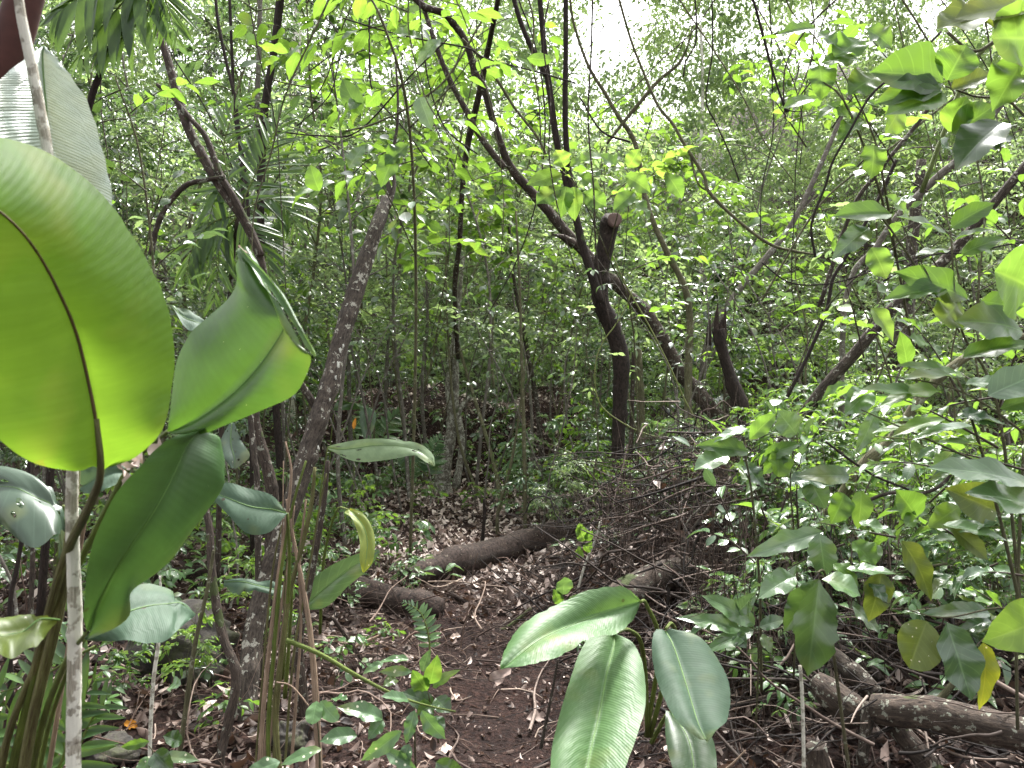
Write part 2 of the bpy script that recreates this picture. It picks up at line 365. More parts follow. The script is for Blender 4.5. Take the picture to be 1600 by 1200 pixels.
def soil_mat():
    m, t, b, out = mat('forest_soil'); L = t.links
    tc = nd(t, 'ShaderNodeTexCoord')
    n1 = nd(t, 'ShaderNodeTexNoise', Scale=1.3, Detail=8.0, Roughness=.7); L.new(tc.outputs['Object'], n1.inputs['Vector'])
    n2 = nd(t, 'ShaderNodeTexNoise', Scale=38.0, Detail=6.0, Roughness=.75); L.new(tc.outputs['Object'], n2.inputs['Vector'])
    vo = nd(t, 'ShaderNodeTexVoronoi', Scale=45.0); L.new(tc.outputs['Object'], vo.inputs['Vector'])
    rp = ramp(t, [(.3, (.005, .003, .003)), (.5, (.022, .0115, .0095)), (.72, (.072, .043, .035))]); L.new(n2.outputs['Fac'], rp.inputs[0])
    rp2 = ramp(t, [(.3, (.55, .5, .5)), (.7, (1.3, 1.15, 1.05))]); L.new(n1.outputs['Fac'], rp2.inputs[0])
    col = mixc(t, 1.0, rp.outputs[0], rp2.outputs[0], 'MULTIPLY')
    L.new(col, b.inputs['Base Color']); b.inputs['Roughness'].default_value = .92; b.inputs['Specular IOR Level'].default_value = .2
    bp = nd(t, 'ShaderNodeBump', Strength=1.0, Distance=.03); L.new(n2.outputs['Fac'], bp.inputs['Height'])
    bp2 = nd(t, 'ShaderNodeBump', Strength=.6, Distance=.012); L.new(vo.outputs['Distance'], bp2.inputs['Height']); L.new(bp.outputs[0], bp2.inputs['Normal'])
    L.new(bp2.outputs[0], b.inputs['Normal'])
    return m
def ramp_mat(name, cols, rough=.7, trans=None, tmix=.2, spec=.3):
    m, t, b, out = mat(name); L = t.links
    rn = nd(t, 'ShaderNodeAttribute', attribute_name='rnd'); n = len(cols)
    rp = ramp(t, [(i / max(n - 1, 1), c) for i, c in enumerate(cols)]); L.new(rn.outputs['Fac'], rp.inputs[0])
    tc = nd(t, 'ShaderNodeTexCoord'); nz = nd(t, 'ShaderNodeTexNoise', Scale=30.0, Detail=4.0); L.new(tc.outputs['Object'], nz.inputs['Vector'])
    col = mixc(t, .7, rp.outputs[0], mixc(t, nz.outputs['Fac'], (.3, .3, .3), (1.7, 1.7, 1.7)), 'MULTIPLY')
    L.new(col, b.inputs['Base Color']); b.inputs['Roughness'].default_value = rough; b.inputs['Specular IOR Level'].default_value = spec
    if trans:
        tr = nd(t, 'ShaderNodeBsdfTranslucent'); L.new(mixc(t, .5, col, trans), tr.inputs[0])
        ms = nd(t, 'ShaderNodeMixShader'); ms.inputs[0].default_value = tmix; L.new(b.outputs[0], ms.inputs[1]); L.new(tr.outputs[0], ms.inputs[2]); L.new(ms.outputs[0], out.inputs[0])
    return m

M = {}
YT = (.24, .43, .07)
M['lime'] = leaf_mat('bright_green_leaf', [(.055, .12, .018), (.09, .17, .025), (.13, .21, .04)], YT, .5, .38, 7, vstr=.3)
M['green'] = leaf_mat('mid_green_leaf', [(.022, .058, .013), (.038, .09, .018), (.07, .145, .027)], (.26, .45, .05), .46, .36, 7, vstr=.35)
M['dark'] = leaf_mat('dark_glossy_leaf', [(.014, .036, .012), (.024, .055, .017), (.04, .08, .024)], (.16, .28, .05), .22, .24, 7, vstr=.3, spec=.7)
M['gloss'] = leaf_mat('grey_green_leaf', [(.026, .06, .026), (.042, .092, .038), (.075, .14, .055)], (.2, .32, .1), .22, .25, 8, vstr=.3, spec=.8)
M['olive'] = leaf_mat('olive_leaf', [(.05, .08, .014), (.075, .11, .018), (.11, .14, .025)], (.26, .32, .04), .38, .45, 8, vstr=.3, spots=.4)
M['yellow'] = leaf_mat('yellow_green_leaf', [(.12, .17, .02), (.18, .21, .025), (.24, .21, .02)], (.45, .46, .03), .4, .5, 8, vstr=.25, spots=.5)
M['seed'] = leaf_mat('seedling_leaf', [(.035, .08, .034), (.055, .12, .042), (.08, .16, .05)], (.2, .36, .08), .28, .34, 7, vstr=.3, spots=.8, spec=.7)
M['palm'] = leaf_mat('palm_leaflet', [(.016, .04, .012), (.03, .07, .016), (.06, .12, .025)], (.20, .34, .05), .30, .42, 0, spec=.4, blem=0)
M['far'] = leaf_mat('hillside_leaf', [(.03, .06, .025), (.075, .125, .055), (.14, .20, .09), (.12, .155, .12)], (.36, .55, .20), .46, .28, 0, spec=.9, blem=0)  # pale leaf for the lit slope, brightness put into its colours
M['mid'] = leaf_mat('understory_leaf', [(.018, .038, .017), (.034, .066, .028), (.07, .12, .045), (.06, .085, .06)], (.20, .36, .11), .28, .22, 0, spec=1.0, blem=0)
M['fardark'] = leaf_mat('shaded_understory_leaf', [(.012, .026, .013), (.022, .044, .021), (.045, .075, .034), (.05, .07, .052)], (.15, .27, .09), .20, .20, 0, spec=1.0, blem=0)  # darker copy of the understory leaf, shade put into its colours
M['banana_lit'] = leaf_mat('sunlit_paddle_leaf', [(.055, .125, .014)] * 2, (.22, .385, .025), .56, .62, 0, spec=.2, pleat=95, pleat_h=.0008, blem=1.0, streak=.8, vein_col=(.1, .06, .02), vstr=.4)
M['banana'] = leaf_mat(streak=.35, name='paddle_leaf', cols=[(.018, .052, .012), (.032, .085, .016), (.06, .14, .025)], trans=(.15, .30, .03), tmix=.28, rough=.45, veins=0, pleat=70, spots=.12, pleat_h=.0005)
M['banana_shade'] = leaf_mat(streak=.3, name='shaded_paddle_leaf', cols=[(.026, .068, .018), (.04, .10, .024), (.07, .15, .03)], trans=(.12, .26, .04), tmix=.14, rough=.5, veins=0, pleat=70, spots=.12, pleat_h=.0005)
M['banana_fresh'] = leaf_mat('pleated_paddle_leaf', [(.055, .125, .04), (.07, .145, .045)], (.2, .36, .07), .22, .52, 0, pleat=170, pleat_h=.0012, blem=.8, streak=.3)
M['banana_blue'] = leaf_mat('waxy_paddle_leaf', [(.032, .068, .042), (.045, .085, .05)], (.15, .23, .09), .16, .62, 0, spec=.3, pleat=110, pleat_h=.0006, blem=.8, streak=.35)
M['banana_grey'] = leaf_mat('silvery_leaf_underside', [(.30, .37, .345), (.35, .42, .39)], (.3, .38, .30), .12, .42, 0, pleat=150, pleat_h=.009)
M['banana_holey'] = leaf_mat('insect_holed_leaf', [(.14, .21, .11), (.16, .23, .12)], (.2, .33, .1), .25, .40, 0, pleat=70, holes=9.0)
M['banana_rot'] = leaf_mat('mottled_holed_leaf', [(.035, .062, .042), (.045, .075, .05)], (.15, .2, .09), .2, .42, 9, holes=8.0, vstr=.3)
M['lichen'] = ramp_mat('white_lichen', [(.35, .36, .32), (.5, .5, .45)], .9)
M['midrib_dark'] = ramp_mat('brown_midrib', [(.05, .03, .01), (.07, .045, .012)], .6)
M['midrib'] = ramp_mat('pale_green_midrib', [(.09, .17, .045), (.12, .2, .065)], .5)
M['stalk'] = bark_mat('green_stalk', (.06, .09, .015), (.17, .22, .05), 0, scale=.6, rough=.55)
M['stalk_brown'] = bark_mat('brown_striped_stalk', (.05, .03, .015), (.20, .21, .08), 0, scale=.5, rough=.6)
M['dry'] = bark_mat('dry_stalk', (.17, .11, .07), (.42, .31, .23), 0, scale=.6, rough=.7)
M['bark'] = bark_mat('brown_bark', (.014, .011, .009), (.09, .072, .058), .38, (.34, .33, .28))
M['bark_dark'] = bark_mat('dark_bark', (.006, .0045, .004), (.042, .030, .025), .12, (.13, .13, .1), .15)  # near black brown bark with a little lichen and moss
M['bark_mid'] = bark_mat('mottled_bark', (.012, .009, .0075), (.088, .066, .052), .35, (.26, .27, .22), .3)
M['bark_pale'] = bark_mat('pale_lichen_bark', (.20, .18, .14), (.50, .46, .38), .8, (.75, .73, .64), .1, 1.0)
M['bark_ash'] = bark_mat('ash_bark', (.07, .062, .05), (.24, .22, .18), .6, (.42, .42, .36), .2, 1.0)
M['bark_olive'] = bark_mat('olive_bark', (.05, .05, .025), (.15, .14, .08), .3, (.26, .27, .2), .35)
M['bark_grey'] = bark_mat('grey_bark', (.06, .052, .042), (.19, .17, .145), .35, (.34, .35, .3))
M['rot'] = bark_mat('rotten_log', (.005, .0035, .003), (.062, .042, .034), .16, (.26, .23, .18), 0, 1.4)
M['root'] = ramp_mat('dark_root', [(.010, .007, .006), (.026, .018, .014), (.055, .038, .03), (.13, .095, .08), (.24, .19, .16)], .8)
M['twig'] = ramp_mat('dark_twig', [(.012, .009, .006), (.04, .028, .02), (.08, .06, .04)], .8)
M['twig_pale'] = ramp_mat('dead_twig', [(.03, .018, .013), (.08, .05, .038), (.15, .1, .08), (.32, .25, .2)], .8)
M['vine'] = ramp_mat('green_vine', [(.12, .14, .04), (.22, .24, .09)], .5)
M['litter'] = ramp_mat('dead_leaf', [(.015, .010, .009), (.04, .026, .021), (.085, .056, .045), (.14, .10, .084), (.30, .23, .20), (.60, .51, .46)], .6, (.2, .1, .05), .15)
M['soil'] = soil_mat()
M['litter_orange'] = ramp_mat('orange_dead_leaf', [(.5, .2, .02), (.6, .26, .03)], .6, (.5, .2, .02), .2)
M['litter_pale'] = ramp_mat('pale_dead_leaf', [(.5, .36, .3), (.6, .5, .42)], .6)
M['sawn'] = ramp_mat('sawn_wood', [(.065, .04, .032), (.09, .058, .046)], .8)
M['dead_sheath'] = ramp_mat('red_brown_sheath', [(.05, .018, .014), (.075, .028, .02)], .8)
def rock_mat():
    m, t, b, out = mat('mossy_rock'); L = t.links; tc = nd(t, 'ShaderNodeTexCoord')
    n1 = nd(t, 'ShaderNodeTexNoise', Scale=9.0, Detail=8.0, Roughness=.7); L.new(tc.outputs['Object'], n1.inputs['Vector'])
    n2 = nd(t, 'ShaderNodeTexNoise', Scale=60.0, Detail=4.0); L.new(tc.outputs['Object'], n2.inputs['Vector'])
    rp = ramp(t, [(.35, (.010, .009, .008)), (.5, (.04, .034, .028)), (.62, (.045, .05, .022)), (.75, (.11, .11, .08))]); L.new(n1.outputs['Fac'], rp.inputs[0])
    L.new(mixc(t, .7, rp.outputs[0], mixc(t, n2.outputs['Fac'], (.2, .2, .2), (1.8, 1.8, 1.8)), 'MULTIPLY'), b.inputs['Base Color']); b.inputs['Roughness'].default_value = .9
    bp = nd(t, 'ShaderNodeBump', Strength=1.0, Distance=.03); L.new(n1.outputs['Fac'], bp.inputs['Height']); L.new(bp.outputs[0], b.inputs['Normal'])
    return m
M['rock'] = rock_mat()

# ================================================================== THE SETTING
def grid_patch(xs, ys, name, dz=0.0):
    X, Y = np.meshgrid(xs, ys); Z = gh(X, Y) + dz
    g = Geo(); n, k = X.shape
    i, j = np.meshgrid(np.arange(n - 1), np.arange(k - 1), indexing='ij')
    q = np.stack([i * k + j, i * k + j + 1, (i + 1) * k + j + 1, (i + 1) * k + j], -1).reshape(-1, 4)
    g.add(np.stack([X, Y, Z], -1).reshape(-1, 3), q)
    o = bpy.data.objects.new(name, g.mesh(name, M['soil'])); C.objects.link(o); tag(o, kind='structure'); return o
xs = np.concatenate([np.linspace(-90, -7, 50)[:-1], np.linspace(-7, 7, 280), np.linspace(7, 90, 50)[1:]])
ys = np.concatenate([np.linspace(-12, 1.0, 20)[:-1], np.linspace(1.0, 13, 320), np.linspace(13, 110, 90)[1:]])
grid_patch(xs, ys, 'ground')

rng = np.random.default_rng(11)
# ---- leaf litter and fine debris: nobody could count them
def scatter_ground(n, x0, x1, y0, y1, power=1.6):
    u = rng.random(n) ** power; y = y0 + (y1 - y0) * u; x = x0 + (x1 - x0) * rng.random(n)
    w = .35 + (y / 6.0); x = np.where(np.abs(x) > w * 6.0, x * .5, x)
    return x, y
T_DEAD = leaf_template(3, 1, .5, .45, .75, .5, .7, .3)
g = Geo()
n = 95000
x, y = scatter_ground(n, -5.5, 5.5, 1.6, 13.5, 1.2)
z = gh(x, y) + .003 + .02 * rng.random(n)
pathness = np.exp(-((x + .1) / .5) ** 2) * (y < 4.6)
keep = rng.random(n) > pathness * .55
dd = rng.normal(0, 1, (n, 3)); dd[:, 2] *= .25
uu = np.array([0, 0, 1.0]) * rng.choice([-1, 1], n)[:, None] + rng.normal(0, .5, (n, 3))
s = (.02 + .075 * rng.random(n) ** 2.0) * (1 - .55 * np.exp(-((x + .0) / .6) ** 2) * (y < 4.8))
hp = np.exp(-((x - 1.15) / .7) ** 2 - ((y - 4.9) / .9) ** 2); z = z + hp * .55 * rng.random(n) * (rng.random(n) < .6)
p_ = np.stack([x, y, z], -1)[keep]
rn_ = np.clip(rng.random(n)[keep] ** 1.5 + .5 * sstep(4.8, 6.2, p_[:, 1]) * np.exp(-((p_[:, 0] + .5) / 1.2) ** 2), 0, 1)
leaves(g, T_DEAD, p_, dd[keep], uu[keep], s[keep], rn_)
solo('leaf_litter', g, M['litter'], 'brown dead leaves strewn over the forest floor', 'leaf litter', kind='stuff')
g = Geo()
n = 5200
x, y = scatter_ground(n, -4.5, 4.5, 1.5, 11, 1.4)
for i in range(n):
    L = .05 + .32 * rng.random() ** 2; a = rng.random() * 2 * PI
    dx, dy = L * math.cos(a), L * math.sin(a)
    z0 = float(gh(x[i], y[i])); z1 = float(gh(x[i] + dx, y[i] + dy))
    pts = [[x[i], y[i], z0 + .004], [x[i] + dx * .5 + rng.normal(0, .015), y[i] + dy * .5 + rng.normal(0, .015), (z0 + z1) / 2 + .012 + .02 * rng.random()], [x[i] + dx, y[i] + dy, z1 + .006]]
    tube(g, pts, [.0022 + .003 * rng.random(), .0025, .001], 3, 4, cap=False, rn=rng.random() ** 1.6)
solo('twig_litter', g, M['twig_pale'], 'small broken twigs scattered on the forest floor', 'twigs', kind='stuff')

# ---- root and stick tangles on the right bank, by the left log and on the soil bank
def tangle(g, n, cx, cy, sx, sy, h, Lm, rad, steep=.8):
    for i in range(n):
        x0, y0 = cx + rng.normal(0, sx), cy + rng.normal(0, sy); z0 = float(gh(x0, y0)) + h * rng.random() ** 1.3 * math.exp(-((x0 - cx) / (2 * sx)) ** 2)
        L = Lm * (.2 + rng.random() ** 1.5 * 1.3); wig = rng.choice([.06, .12, .3, .5]); v = nrm(np.array([rng.normal(), rng.normal() * .6, -abs(rng.normal()) * steep * .6 + .1]))
        pts = [np.array([x0, y0, z0])]; nn = 3 if wig < .1 else 5
        for k in range(nn):
            v = nrm(v + rng.normal(0, wig, 3)); q = pts[-1] + v * L / nn
            q[2] = max(q[2], float(gh(q[0], q[1])) - .01); pts.append(q)
        r = rad * (.22 + rng.random() ** 4 * 1.7)
        tube(g, pts, np.linspace(r, r * .35, len(pts)), 4, 2 * len(pts), cap=False, rn=rng.random() ** 2.4)
g = Geo()
for (a, b, d_, n_, h_) in [(1040, 850, 5.2, 260, .8), (1100, 900, 4.5, 220, .7), (1000, 900, 4.9, 180, .7), (940, 880, 5.4, 100, .5), (1170, 1000, 3.6, 130, .4), (1250, 1060, 3.1, 110, .3), (1400, 1120, 2.9, 110, .3), (1520, 1050, 3.0, 110, .3), (1000, 830, 6.2, 120, .7), (1340, 930, 3.6, 100, .4), (1450, 860, 4.2, 90, .4), (1200, 850, 4.8, 110, .6), (1110, 1000, 3.3, 80, .35), (1060, 960, 3.9, 110, .45)]:
    q = P(a, b, d_); tangle(g, int(n_ * 1.25), q[0], q[1], .32, .3, h_, .75, .0052)
# fine hanging rootlets
for i in range(1000):
    d_ = 3.0 + 3.2 * rng.random(); q = P(950 + 330 * rng.random() + (0 if d_ > 4 else 120), 800, d_); x0, y0 = q[0], q[1]; z1 = float(gh(x0, y0)); hh = .2 + .75 * rng.random() ** 1.5
    tube(g, [[x0, y0, z1], [x0 + rng.normal(0, .03), y0, z1 + hh * .5], [x0 + rng.normal(0, .07), y0 + rng.normal(0, .03), z1 + hh]], [.0022, .002, .0012], 3, 5, cap=False, rn=.2 + .6 * rng.random())
solo('root_tangle', g, M['root'], 'dense tangle of dead roots and sticks heaped on the right bank', 'roots', kind='stuff')
g = Geo()
for (a, b, d_) in [(560, 985, 4.3), (620, 1010, 3.9), (300, 930, 5.5), (520, 1060, 3.5), (800, 930, 5.0), (700, 930, 4.9), (330, 1130, 3.2), (220, 1000, 4.0)]:
    q = P(a, b, d_); tangle(g, 85, q[0], q[1], .35, .3, .10, .5, .0038, .1)
solo('stick_heap', g, M['twig_pale'], 'thin dead sticks lying across the soil left of the path', 'sticks', kind='stuff')
g = Geo()
tangle(g, 620, -1.0, 10.2, 1.6, .45, .5, .55, .007, .9)
solo('bank_roots', g, M['twig'], 'dark fibrous roots hanging out of the soil bank ahead', 'roots', kind='stuff')

# ================================================================== HEROES: paddle-leaved plants
def flat_d(rows, d0=1.2, k=.35): return [tuple((x, y, d0 + (d - d0) * k) for x, y, d in r) for r in rows]
def paddle(name, rows, m, parent, mid='midrib', k=46, cols=9, bulge=.012, mr=.0035, rn=.5, ripple=.0004, seed=0, ragged=0.0, label=None, root=True):
    """a big leaf blade through hand-placed left edge, midrib and right edge points"""
    A = np.array([[P(*c) for c in r] for r in rows])           # n,3,3
    Lc, Mc, Rc = (crom(A[:, i], k) for i in range(3))
    u = np.linspace(-1, 1, 2 * cols + 1); rr = np.random.default_rng(seed)
    a = np.abs(u)[None, :, None]
    edge = np.where(u[None, :, None] < 0, Lc[:, None], Rc[:, None])
    n_ = nrm(np.cross(Rc - Lc + 1e-6, np.gradient(Mc, axis=0))); n_ = np.where((n_ @ -FW)[:, None] < 0, -n_, n_)
    t = np.linspace(0, 1, k)
    if ragged:
        cut = 1 - ragged * np.clip(vnoise(t * 34, np.zeros(k) + seed, seed) - .45, 0, 1)
        edge = Mc[:, None] + (edge - Mc[:, None]) * cut[:, None, None]
    V = Mc[:, None] * (1 - a) + edge * a
    w = np.linalg.norm(Rc - Lc, axis=1)[:, None]
    rip = ripple * np.sin(t[:, None] * 55 + a[..., 0] * -4.0 + 2 * vnoise(t[:, None] * 5, a[..., 0] * 2 + seed, 3)) * a[..., 0]
    und = .010 * (vnoise(t[:, None] * 6 + seed, u[None] * 1.6 + 5, seed) - .5) * a[..., 0] ** 2 * 2
    sink = -bulge * 4 * a[..., 0] * (a[..., 0] - 1.0) * np.minimum(w * 4, 1) - bulge * .8 * (1 - a[..., 0]) ** 3
    V = V + (rip + und + sink)[..., None] * n_[:, None]
    g = Geo(); c = 2 * cols + 1
    i, j = np.meshgrid(np.arange(k - 1), np.arange(c - 1), indexing='ij')
    q = np.stack([i * c + j, i * c + j + 1, (i + 1) * c + j + 1, (i + 1) * c + j], -1).reshape(-1, 4)
    uv = np.stack([np.broadcast_to(u, (k, c)), np.broadcast_to(t[:, None], (k, c))], -1)
    g.add(V.reshape(-1, 3), q, None, uv, rn)
    o = part(name, g, M[m], parent, label=label)
    if mid:
        g = Geo(); Mid = V[:, cols]
        tube(g, Mid[::3] + n_[::3] * mr * .3, np.linspace(mr, mr * .25, len(Mid[::3])), 6, k)
        part('midrib', g, M[mid], o)
    return o, Mc
def stem(parent, pts, r0, r1, m='stalk', name='stalk', n=8, label=None):
    g = Geo(); pts = np.array(pts); tube(g, pts, np.linspace(r0, r1, len(pts)), n, rough=.06); return part(name, g, M[m], parent, label=label)

pb = on_ground(P(20, 1330, 1.9))
pl = thing('paddle_leaf_plant', pb, 'towering plant of huge glossy paddle leaves filling the left edge', 'tropical plant')
A_, _ = paddle('leaf', [((148, 722, .98), (157, 738, .98), (168, 730, .98)), ((118, 736, .94), (155, 700, .97), (212, 712, .99)), ((58, 726, .9), (151, 655, .96), (252, 672, 1.0)),
    ((2, 690, .86), (140, 595, .95), (268, 608, 1.02)), ((-60, 640, .83), (123, 525, .93), (272, 542, 1.03)), ((-105, 570, .8), (99, 465, .9), (257, 462, 1.03)),
    ((-135, 480, .78), (68, 405, .87), (224, 395, 1.02)), ((-150, 400, .76), (28, 352, .83), (172, 322, 1.0)), ((-160, 320, .75), (-25, 308, .79), (108, 262, .97)),
    ((-170, 270, .74), (-80, 268, .76), (40, 225, .92)), ((-175, 220, .73), (-130, 218, .75), (-60, 205, .85)), ((-190, 205, .74), (-185, 200, .75), (-180, 195, .76))],
    'banana_lit', pl, 'midrib_dark', 60, 14, .006, .0028, ripple=.0003, ragged=.035, seed=1, label='huge backlit lime green leaf with a dark midrib')
paddle('leaf', flat_d([((262, 674, 1.25), (263, 675, 1.25), (264, 677, 1.25)), ((264, 622, 1.27), (300, 655, 1.22), (311, 679, 1.2)), ((271, 565, 1.3), (340, 628, 1.2), (350, 665, 1.16)),
    ((292, 523, 1.33), (375, 596, 1.18), (405, 642, 1.12)), ((322, 495, 1.36), (405, 560, 1.16), (457, 618, 1.08)), ((350, 468, 1.38), (428, 524, 1.15), (484, 586, 1.05)),
    ((366, 440, 1.4), (438, 500, 1.14), (493, 557, 1.0)), ((369, 420, 1.4), (425, 475, 1.18), (478, 541, 1.03)), ((371, 406, 1.4), (412, 448, 1.24), (456, 504, 1.09)), ((372, 398, 1.4), (400, 424, 1.3), (434, 465, 1.17)), ((373, 392, 1.4), (388, 405, 1.34), (408, 431, 1.25)), ((374, 388, 1.39), (377, 391, 1.38), (382, 398, 1.35))]), 'banana', pl, 'midrib', 44, 10, .014, .0018, rn=.55, seed=2, label='twisted dark green leaf with its tip curled over')
stem(pl, [P(*q) for q in flat_d([((386, 398, 1.36), (378, 391, 1.38), (373, 384, 1.4))])[0]], .004, .0012, 'dry', 'dry_tip', 6)
paddle('curled_edge', flat_d([((371, 388, 1.39), (374, 386, 1.38), (380, 390, 1.36)), ((380, 402, 1.34), (386, 401, 1.335), (393, 403, 1.32)), ((408, 432, 1.24), (414, 430, 1.235), (420, 431, 1.22)), ((434, 466, 1.16), (440, 464, 1.155), (446, 465, 1.145)), ((456, 505, 1.08), (461, 503, 1.075), (466, 504, 1.065)), ((478, 540, 1.02), (482, 538, 1.015), (486, 539, 1.0)), ((490, 558, 1.0), (492, 556, 1.0), (494, 556, 1.0))], 1.19), 'banana_fresh', pl, None, 24, 4, .004, seed=9)
paddle('leaf', [((132, 985, 1.15), (134, 990, 1.15), (140, 997, 1.15)), ((131, 950, 1.12), (165, 925, 1.13), (200, 968, 1.16)), ((134, 885, 1.08), (208, 862, 1.12), (208, 925, 1.18)),
    ((150, 830, 1.06), (250, 800, 1.13), (258, 885, 1.2)), ((180, 770, 1.05), (280, 745, 1.15), (296, 830, 1.22)), ((210, 732, 1.06), (299, 700, 1.17), (342, 765, 1.24)),
    ((238, 702, 1.08), (312, 682, 1.19), (345, 728, 1.25)), ((270, 682, 1.1), (320, 672, 1.2), (338, 690, 1.25)), ((318, 668, 1.2), (325, 666, 1.22), (330, 668, 1.23))],
    'banana_shade', pl, 'midrib', 44, 10, .014, .0018, rn=.15, seed=3, label='dark green leaf hanging below the lime one')
paddle('leaf', [((131, 998, 1.3), (132, 1000, 1.3), (134, 1002, 1.3)), ((160, 962, 1.32), (160, 975, 1.3), (166, 1000, 1.28)), ((195, 930, 1.36), (195, 955, 1.32), (200, 1004, 1.27)),
    ((225, 914, 1.4), (232, 944, 1.35), (232, 1006, 1.28)), ((262, 925, 1.42), (268, 941, 1.38), (262, 998, 1.3)), ((290, 945, 1.42), (292, 953, 1.4), (288, 975, 1.35)), ((303, 962, 1.42), (303, 963, 1.41), (303, 964, 1.4))],
    'banana_blue', pl, 'midrib', 34, 8, .006, .0018, seed=4, label='small waxy blue green leaf at the bottom')
paddle('leaf', [((66, 70, 1.2), (68, 71, 1.2), (70, 72, 1.2)), ((45, 88, 1.16), (68, 95, 1.2), (98, 98, 1.2)), ((15, 112, 1.1), (72, 140, 1.2), (128, 145, 1.2)), ((-30, 160, 1.05), (78, 200, 1.2), (152, 205, 1.19)),
    ((-70, 240, 1.0), (84, 265, 1.19), (168, 265, 1.18)), ((-80, 320, 1.0), (88, 330, 1.18), (176, 320, 1.17)), ((-70, 400, 1.0), (90, 400, 1.17), (170, 400, 1.16)), ((60, 470, 1.1), (92, 470, 1.15), (130, 470, 1.15))],
    'banana_grey', pl, 'midrib', 46, 10, .006, .0022, ripple=.0015, seed=5, label='silvery grey pleated underside of a leaf behind the lime one')
paddle('leaf', [((95, 885, 1.5), (96, 888, 1.5), (97, 890, 1.5)), ((80, 770, 1.52), (92, 800, 1.5), (99, 835, 1.48)), ((40, 738, 1.54), (62, 775, 1.5), (85, 838, 1.44)), ((-20, 730, 1.56), (20, 758, 1.5), (50, 856, 1.42)), ((-60, 740, 1.58), (-30, 760, 1.52), (-10, 810, 1.46))],
    'banana_rot', pl, 'midrib', 30, 8, .01, .0018, seed=6, label='mottled leaf with insect holes')
paddle('leaf', [((85, 965, 1.25), (86, 970, 1.25), (87, 975, 1.25)), ((55, 962, 1.22), (55, 975, 1.2), (62, 1005, 1.16)), ((10, 962, 1.2), (15, 985, 1.17), (20, 1028, 1.12)), ((-30, 970, 1.18), (-25, 985, 1.15), (-15, 1012, 1.1))],
    'olive', pl, 'midrib', 20, 6, .01, .0018, seed=7)
paddle('leaf', [((122, 748, 1.5), (124, 760, 1.5), (124, 768, 1.5)), ((145, 718, 1.5), (148, 745, 1.48), (148, 772, 1.46)), ((180, 720, 1.5), (178, 735, 1.48), (170, 765, 1.46)), ((205, 735, 1.5), (204, 738, 1.5), (203, 742, 1.5))],
    'banana_blue', pl, None, 20, 6, .01, seed=8, ripple=.0015)
paddle('leaf', [((268, 478, 1.9), (269, 479, 1.9), (270, 480, 1.9)), ((285, 482, 1.9), (288, 495, 1.88), (286, 508, 1.86)), ((305, 488, 1.9), (308, 502, 1.88), (306, 518, 1.86)), ((326, 508, 1.9), (326, 510, 1.9), (326, 512, 1.9))], 'banana_blue', pl, 'midrib', 16, 5, .004, .0015)
# stalks of the plant: petioles run down into the sheath bundle at the lower left
for pts, r0, r1, m_ in [
    ([(12, 1330, 1.75), (38, 1130, 1.5), (92, 900, 1.25), (140, 790, 1.05), (157, 738, .98), (151, 655, .96)], .016, .0035, 'stalk_brown'),
    ([(-5, 1330, 1.75), (30, 1150, 1.5), (88, 960, 1.35), (180, 770, 1.28), (215, 715, 1.26), (262, 674, 1.25)], .013, .0035, 'stalk'),
    ([(30, 1330, 1.75), (62, 1150, 1.5), (100, 1040, 1.3), (134, 990, 1.15)], .014, .003, 'stalk'),
    ([(42, 1330, 1.8), (70, 1160, 1.6), (105, 1050, 1.42), (132, 1000, 1.3)], .010, .003, 'stalk'),
    ([(-15, 1330, 1.75), (10, 1160, 1.5), (70, 1000, 1.4), (96, 888, 1.5)], .015, .003, 'stalk_brown'),
    ([(20, 1330, 1.7), (48, 1140, 1.45), (98, 920, 1.3), (118, 700, 1.25), (100, 500, 1.2), (92, 440, 1.16)], .018, .006, 'stalk_brown'),
    ([(2, 1330, 1.85), (40, 1100, 1.7), (80, 960, 1.6), (94, 860, 1.55), (100, 790, 1.52)], .012, .004, 'stalk'),
    ([(55, 1330, 1.8), (88, 1130, 1.62), (108, 1000, 1.6), (130, 830, 1.55), (150, 760, 1.5)], .009, .003, 'dry')]:
    stem(pl, [P(*q) for q in pts], r0 * .66, r1 * .9, m_)
# torn flower bract at the leaf joint
g = Geo(); r_ = np.random.default_rng(3)
leaves(g, T_DEAD, P(228, 728, 1.18) + r_.normal(0, .012, (16, 3)), r_.normal(0, 1, (16, 3)), r_.normal(0, 1, (16, 3)), .035, .9)
part('torn_bract', g, M['litter'], pl)

# second paddle plant: the pleated leaves low in the centre
b0 = on_ground(P(1010, 1010, 2.9))
pc = thing('paddle_leaf_seedling', b0, 'three bright pleated paddle leaves spreading low over the right side of the path', 'tropical plant')
paddle('leaf', [((1000, 938, 2.3), (1001, 940, 2.3), (1002, 942, 2.3)), ((975, 918, 2.3), (985, 945, 2.29), (992, 965, 2.27)), ((930, 918, 2.27), (940, 958, 2.25), (968, 990, 2.2)), ((870, 942, 2.22), (890, 975, 2.18), (925, 1000, 2.12)),
    ((822, 970, 2.16), (845, 995, 2.1), (880, 1020, 2.04)), ((792, 1005, 2.1), (810, 1020, 2.05), (835, 1038, 2.0)), ((781, 1044, 2.02), (782, 1045, 2.02), (784, 1046, 2.02))], 'banana_fresh', pc, 'midrib', 50, 9, .012, .0035, seed=21, ragged=.16, label='fresh leaf with torn edge pointing left')
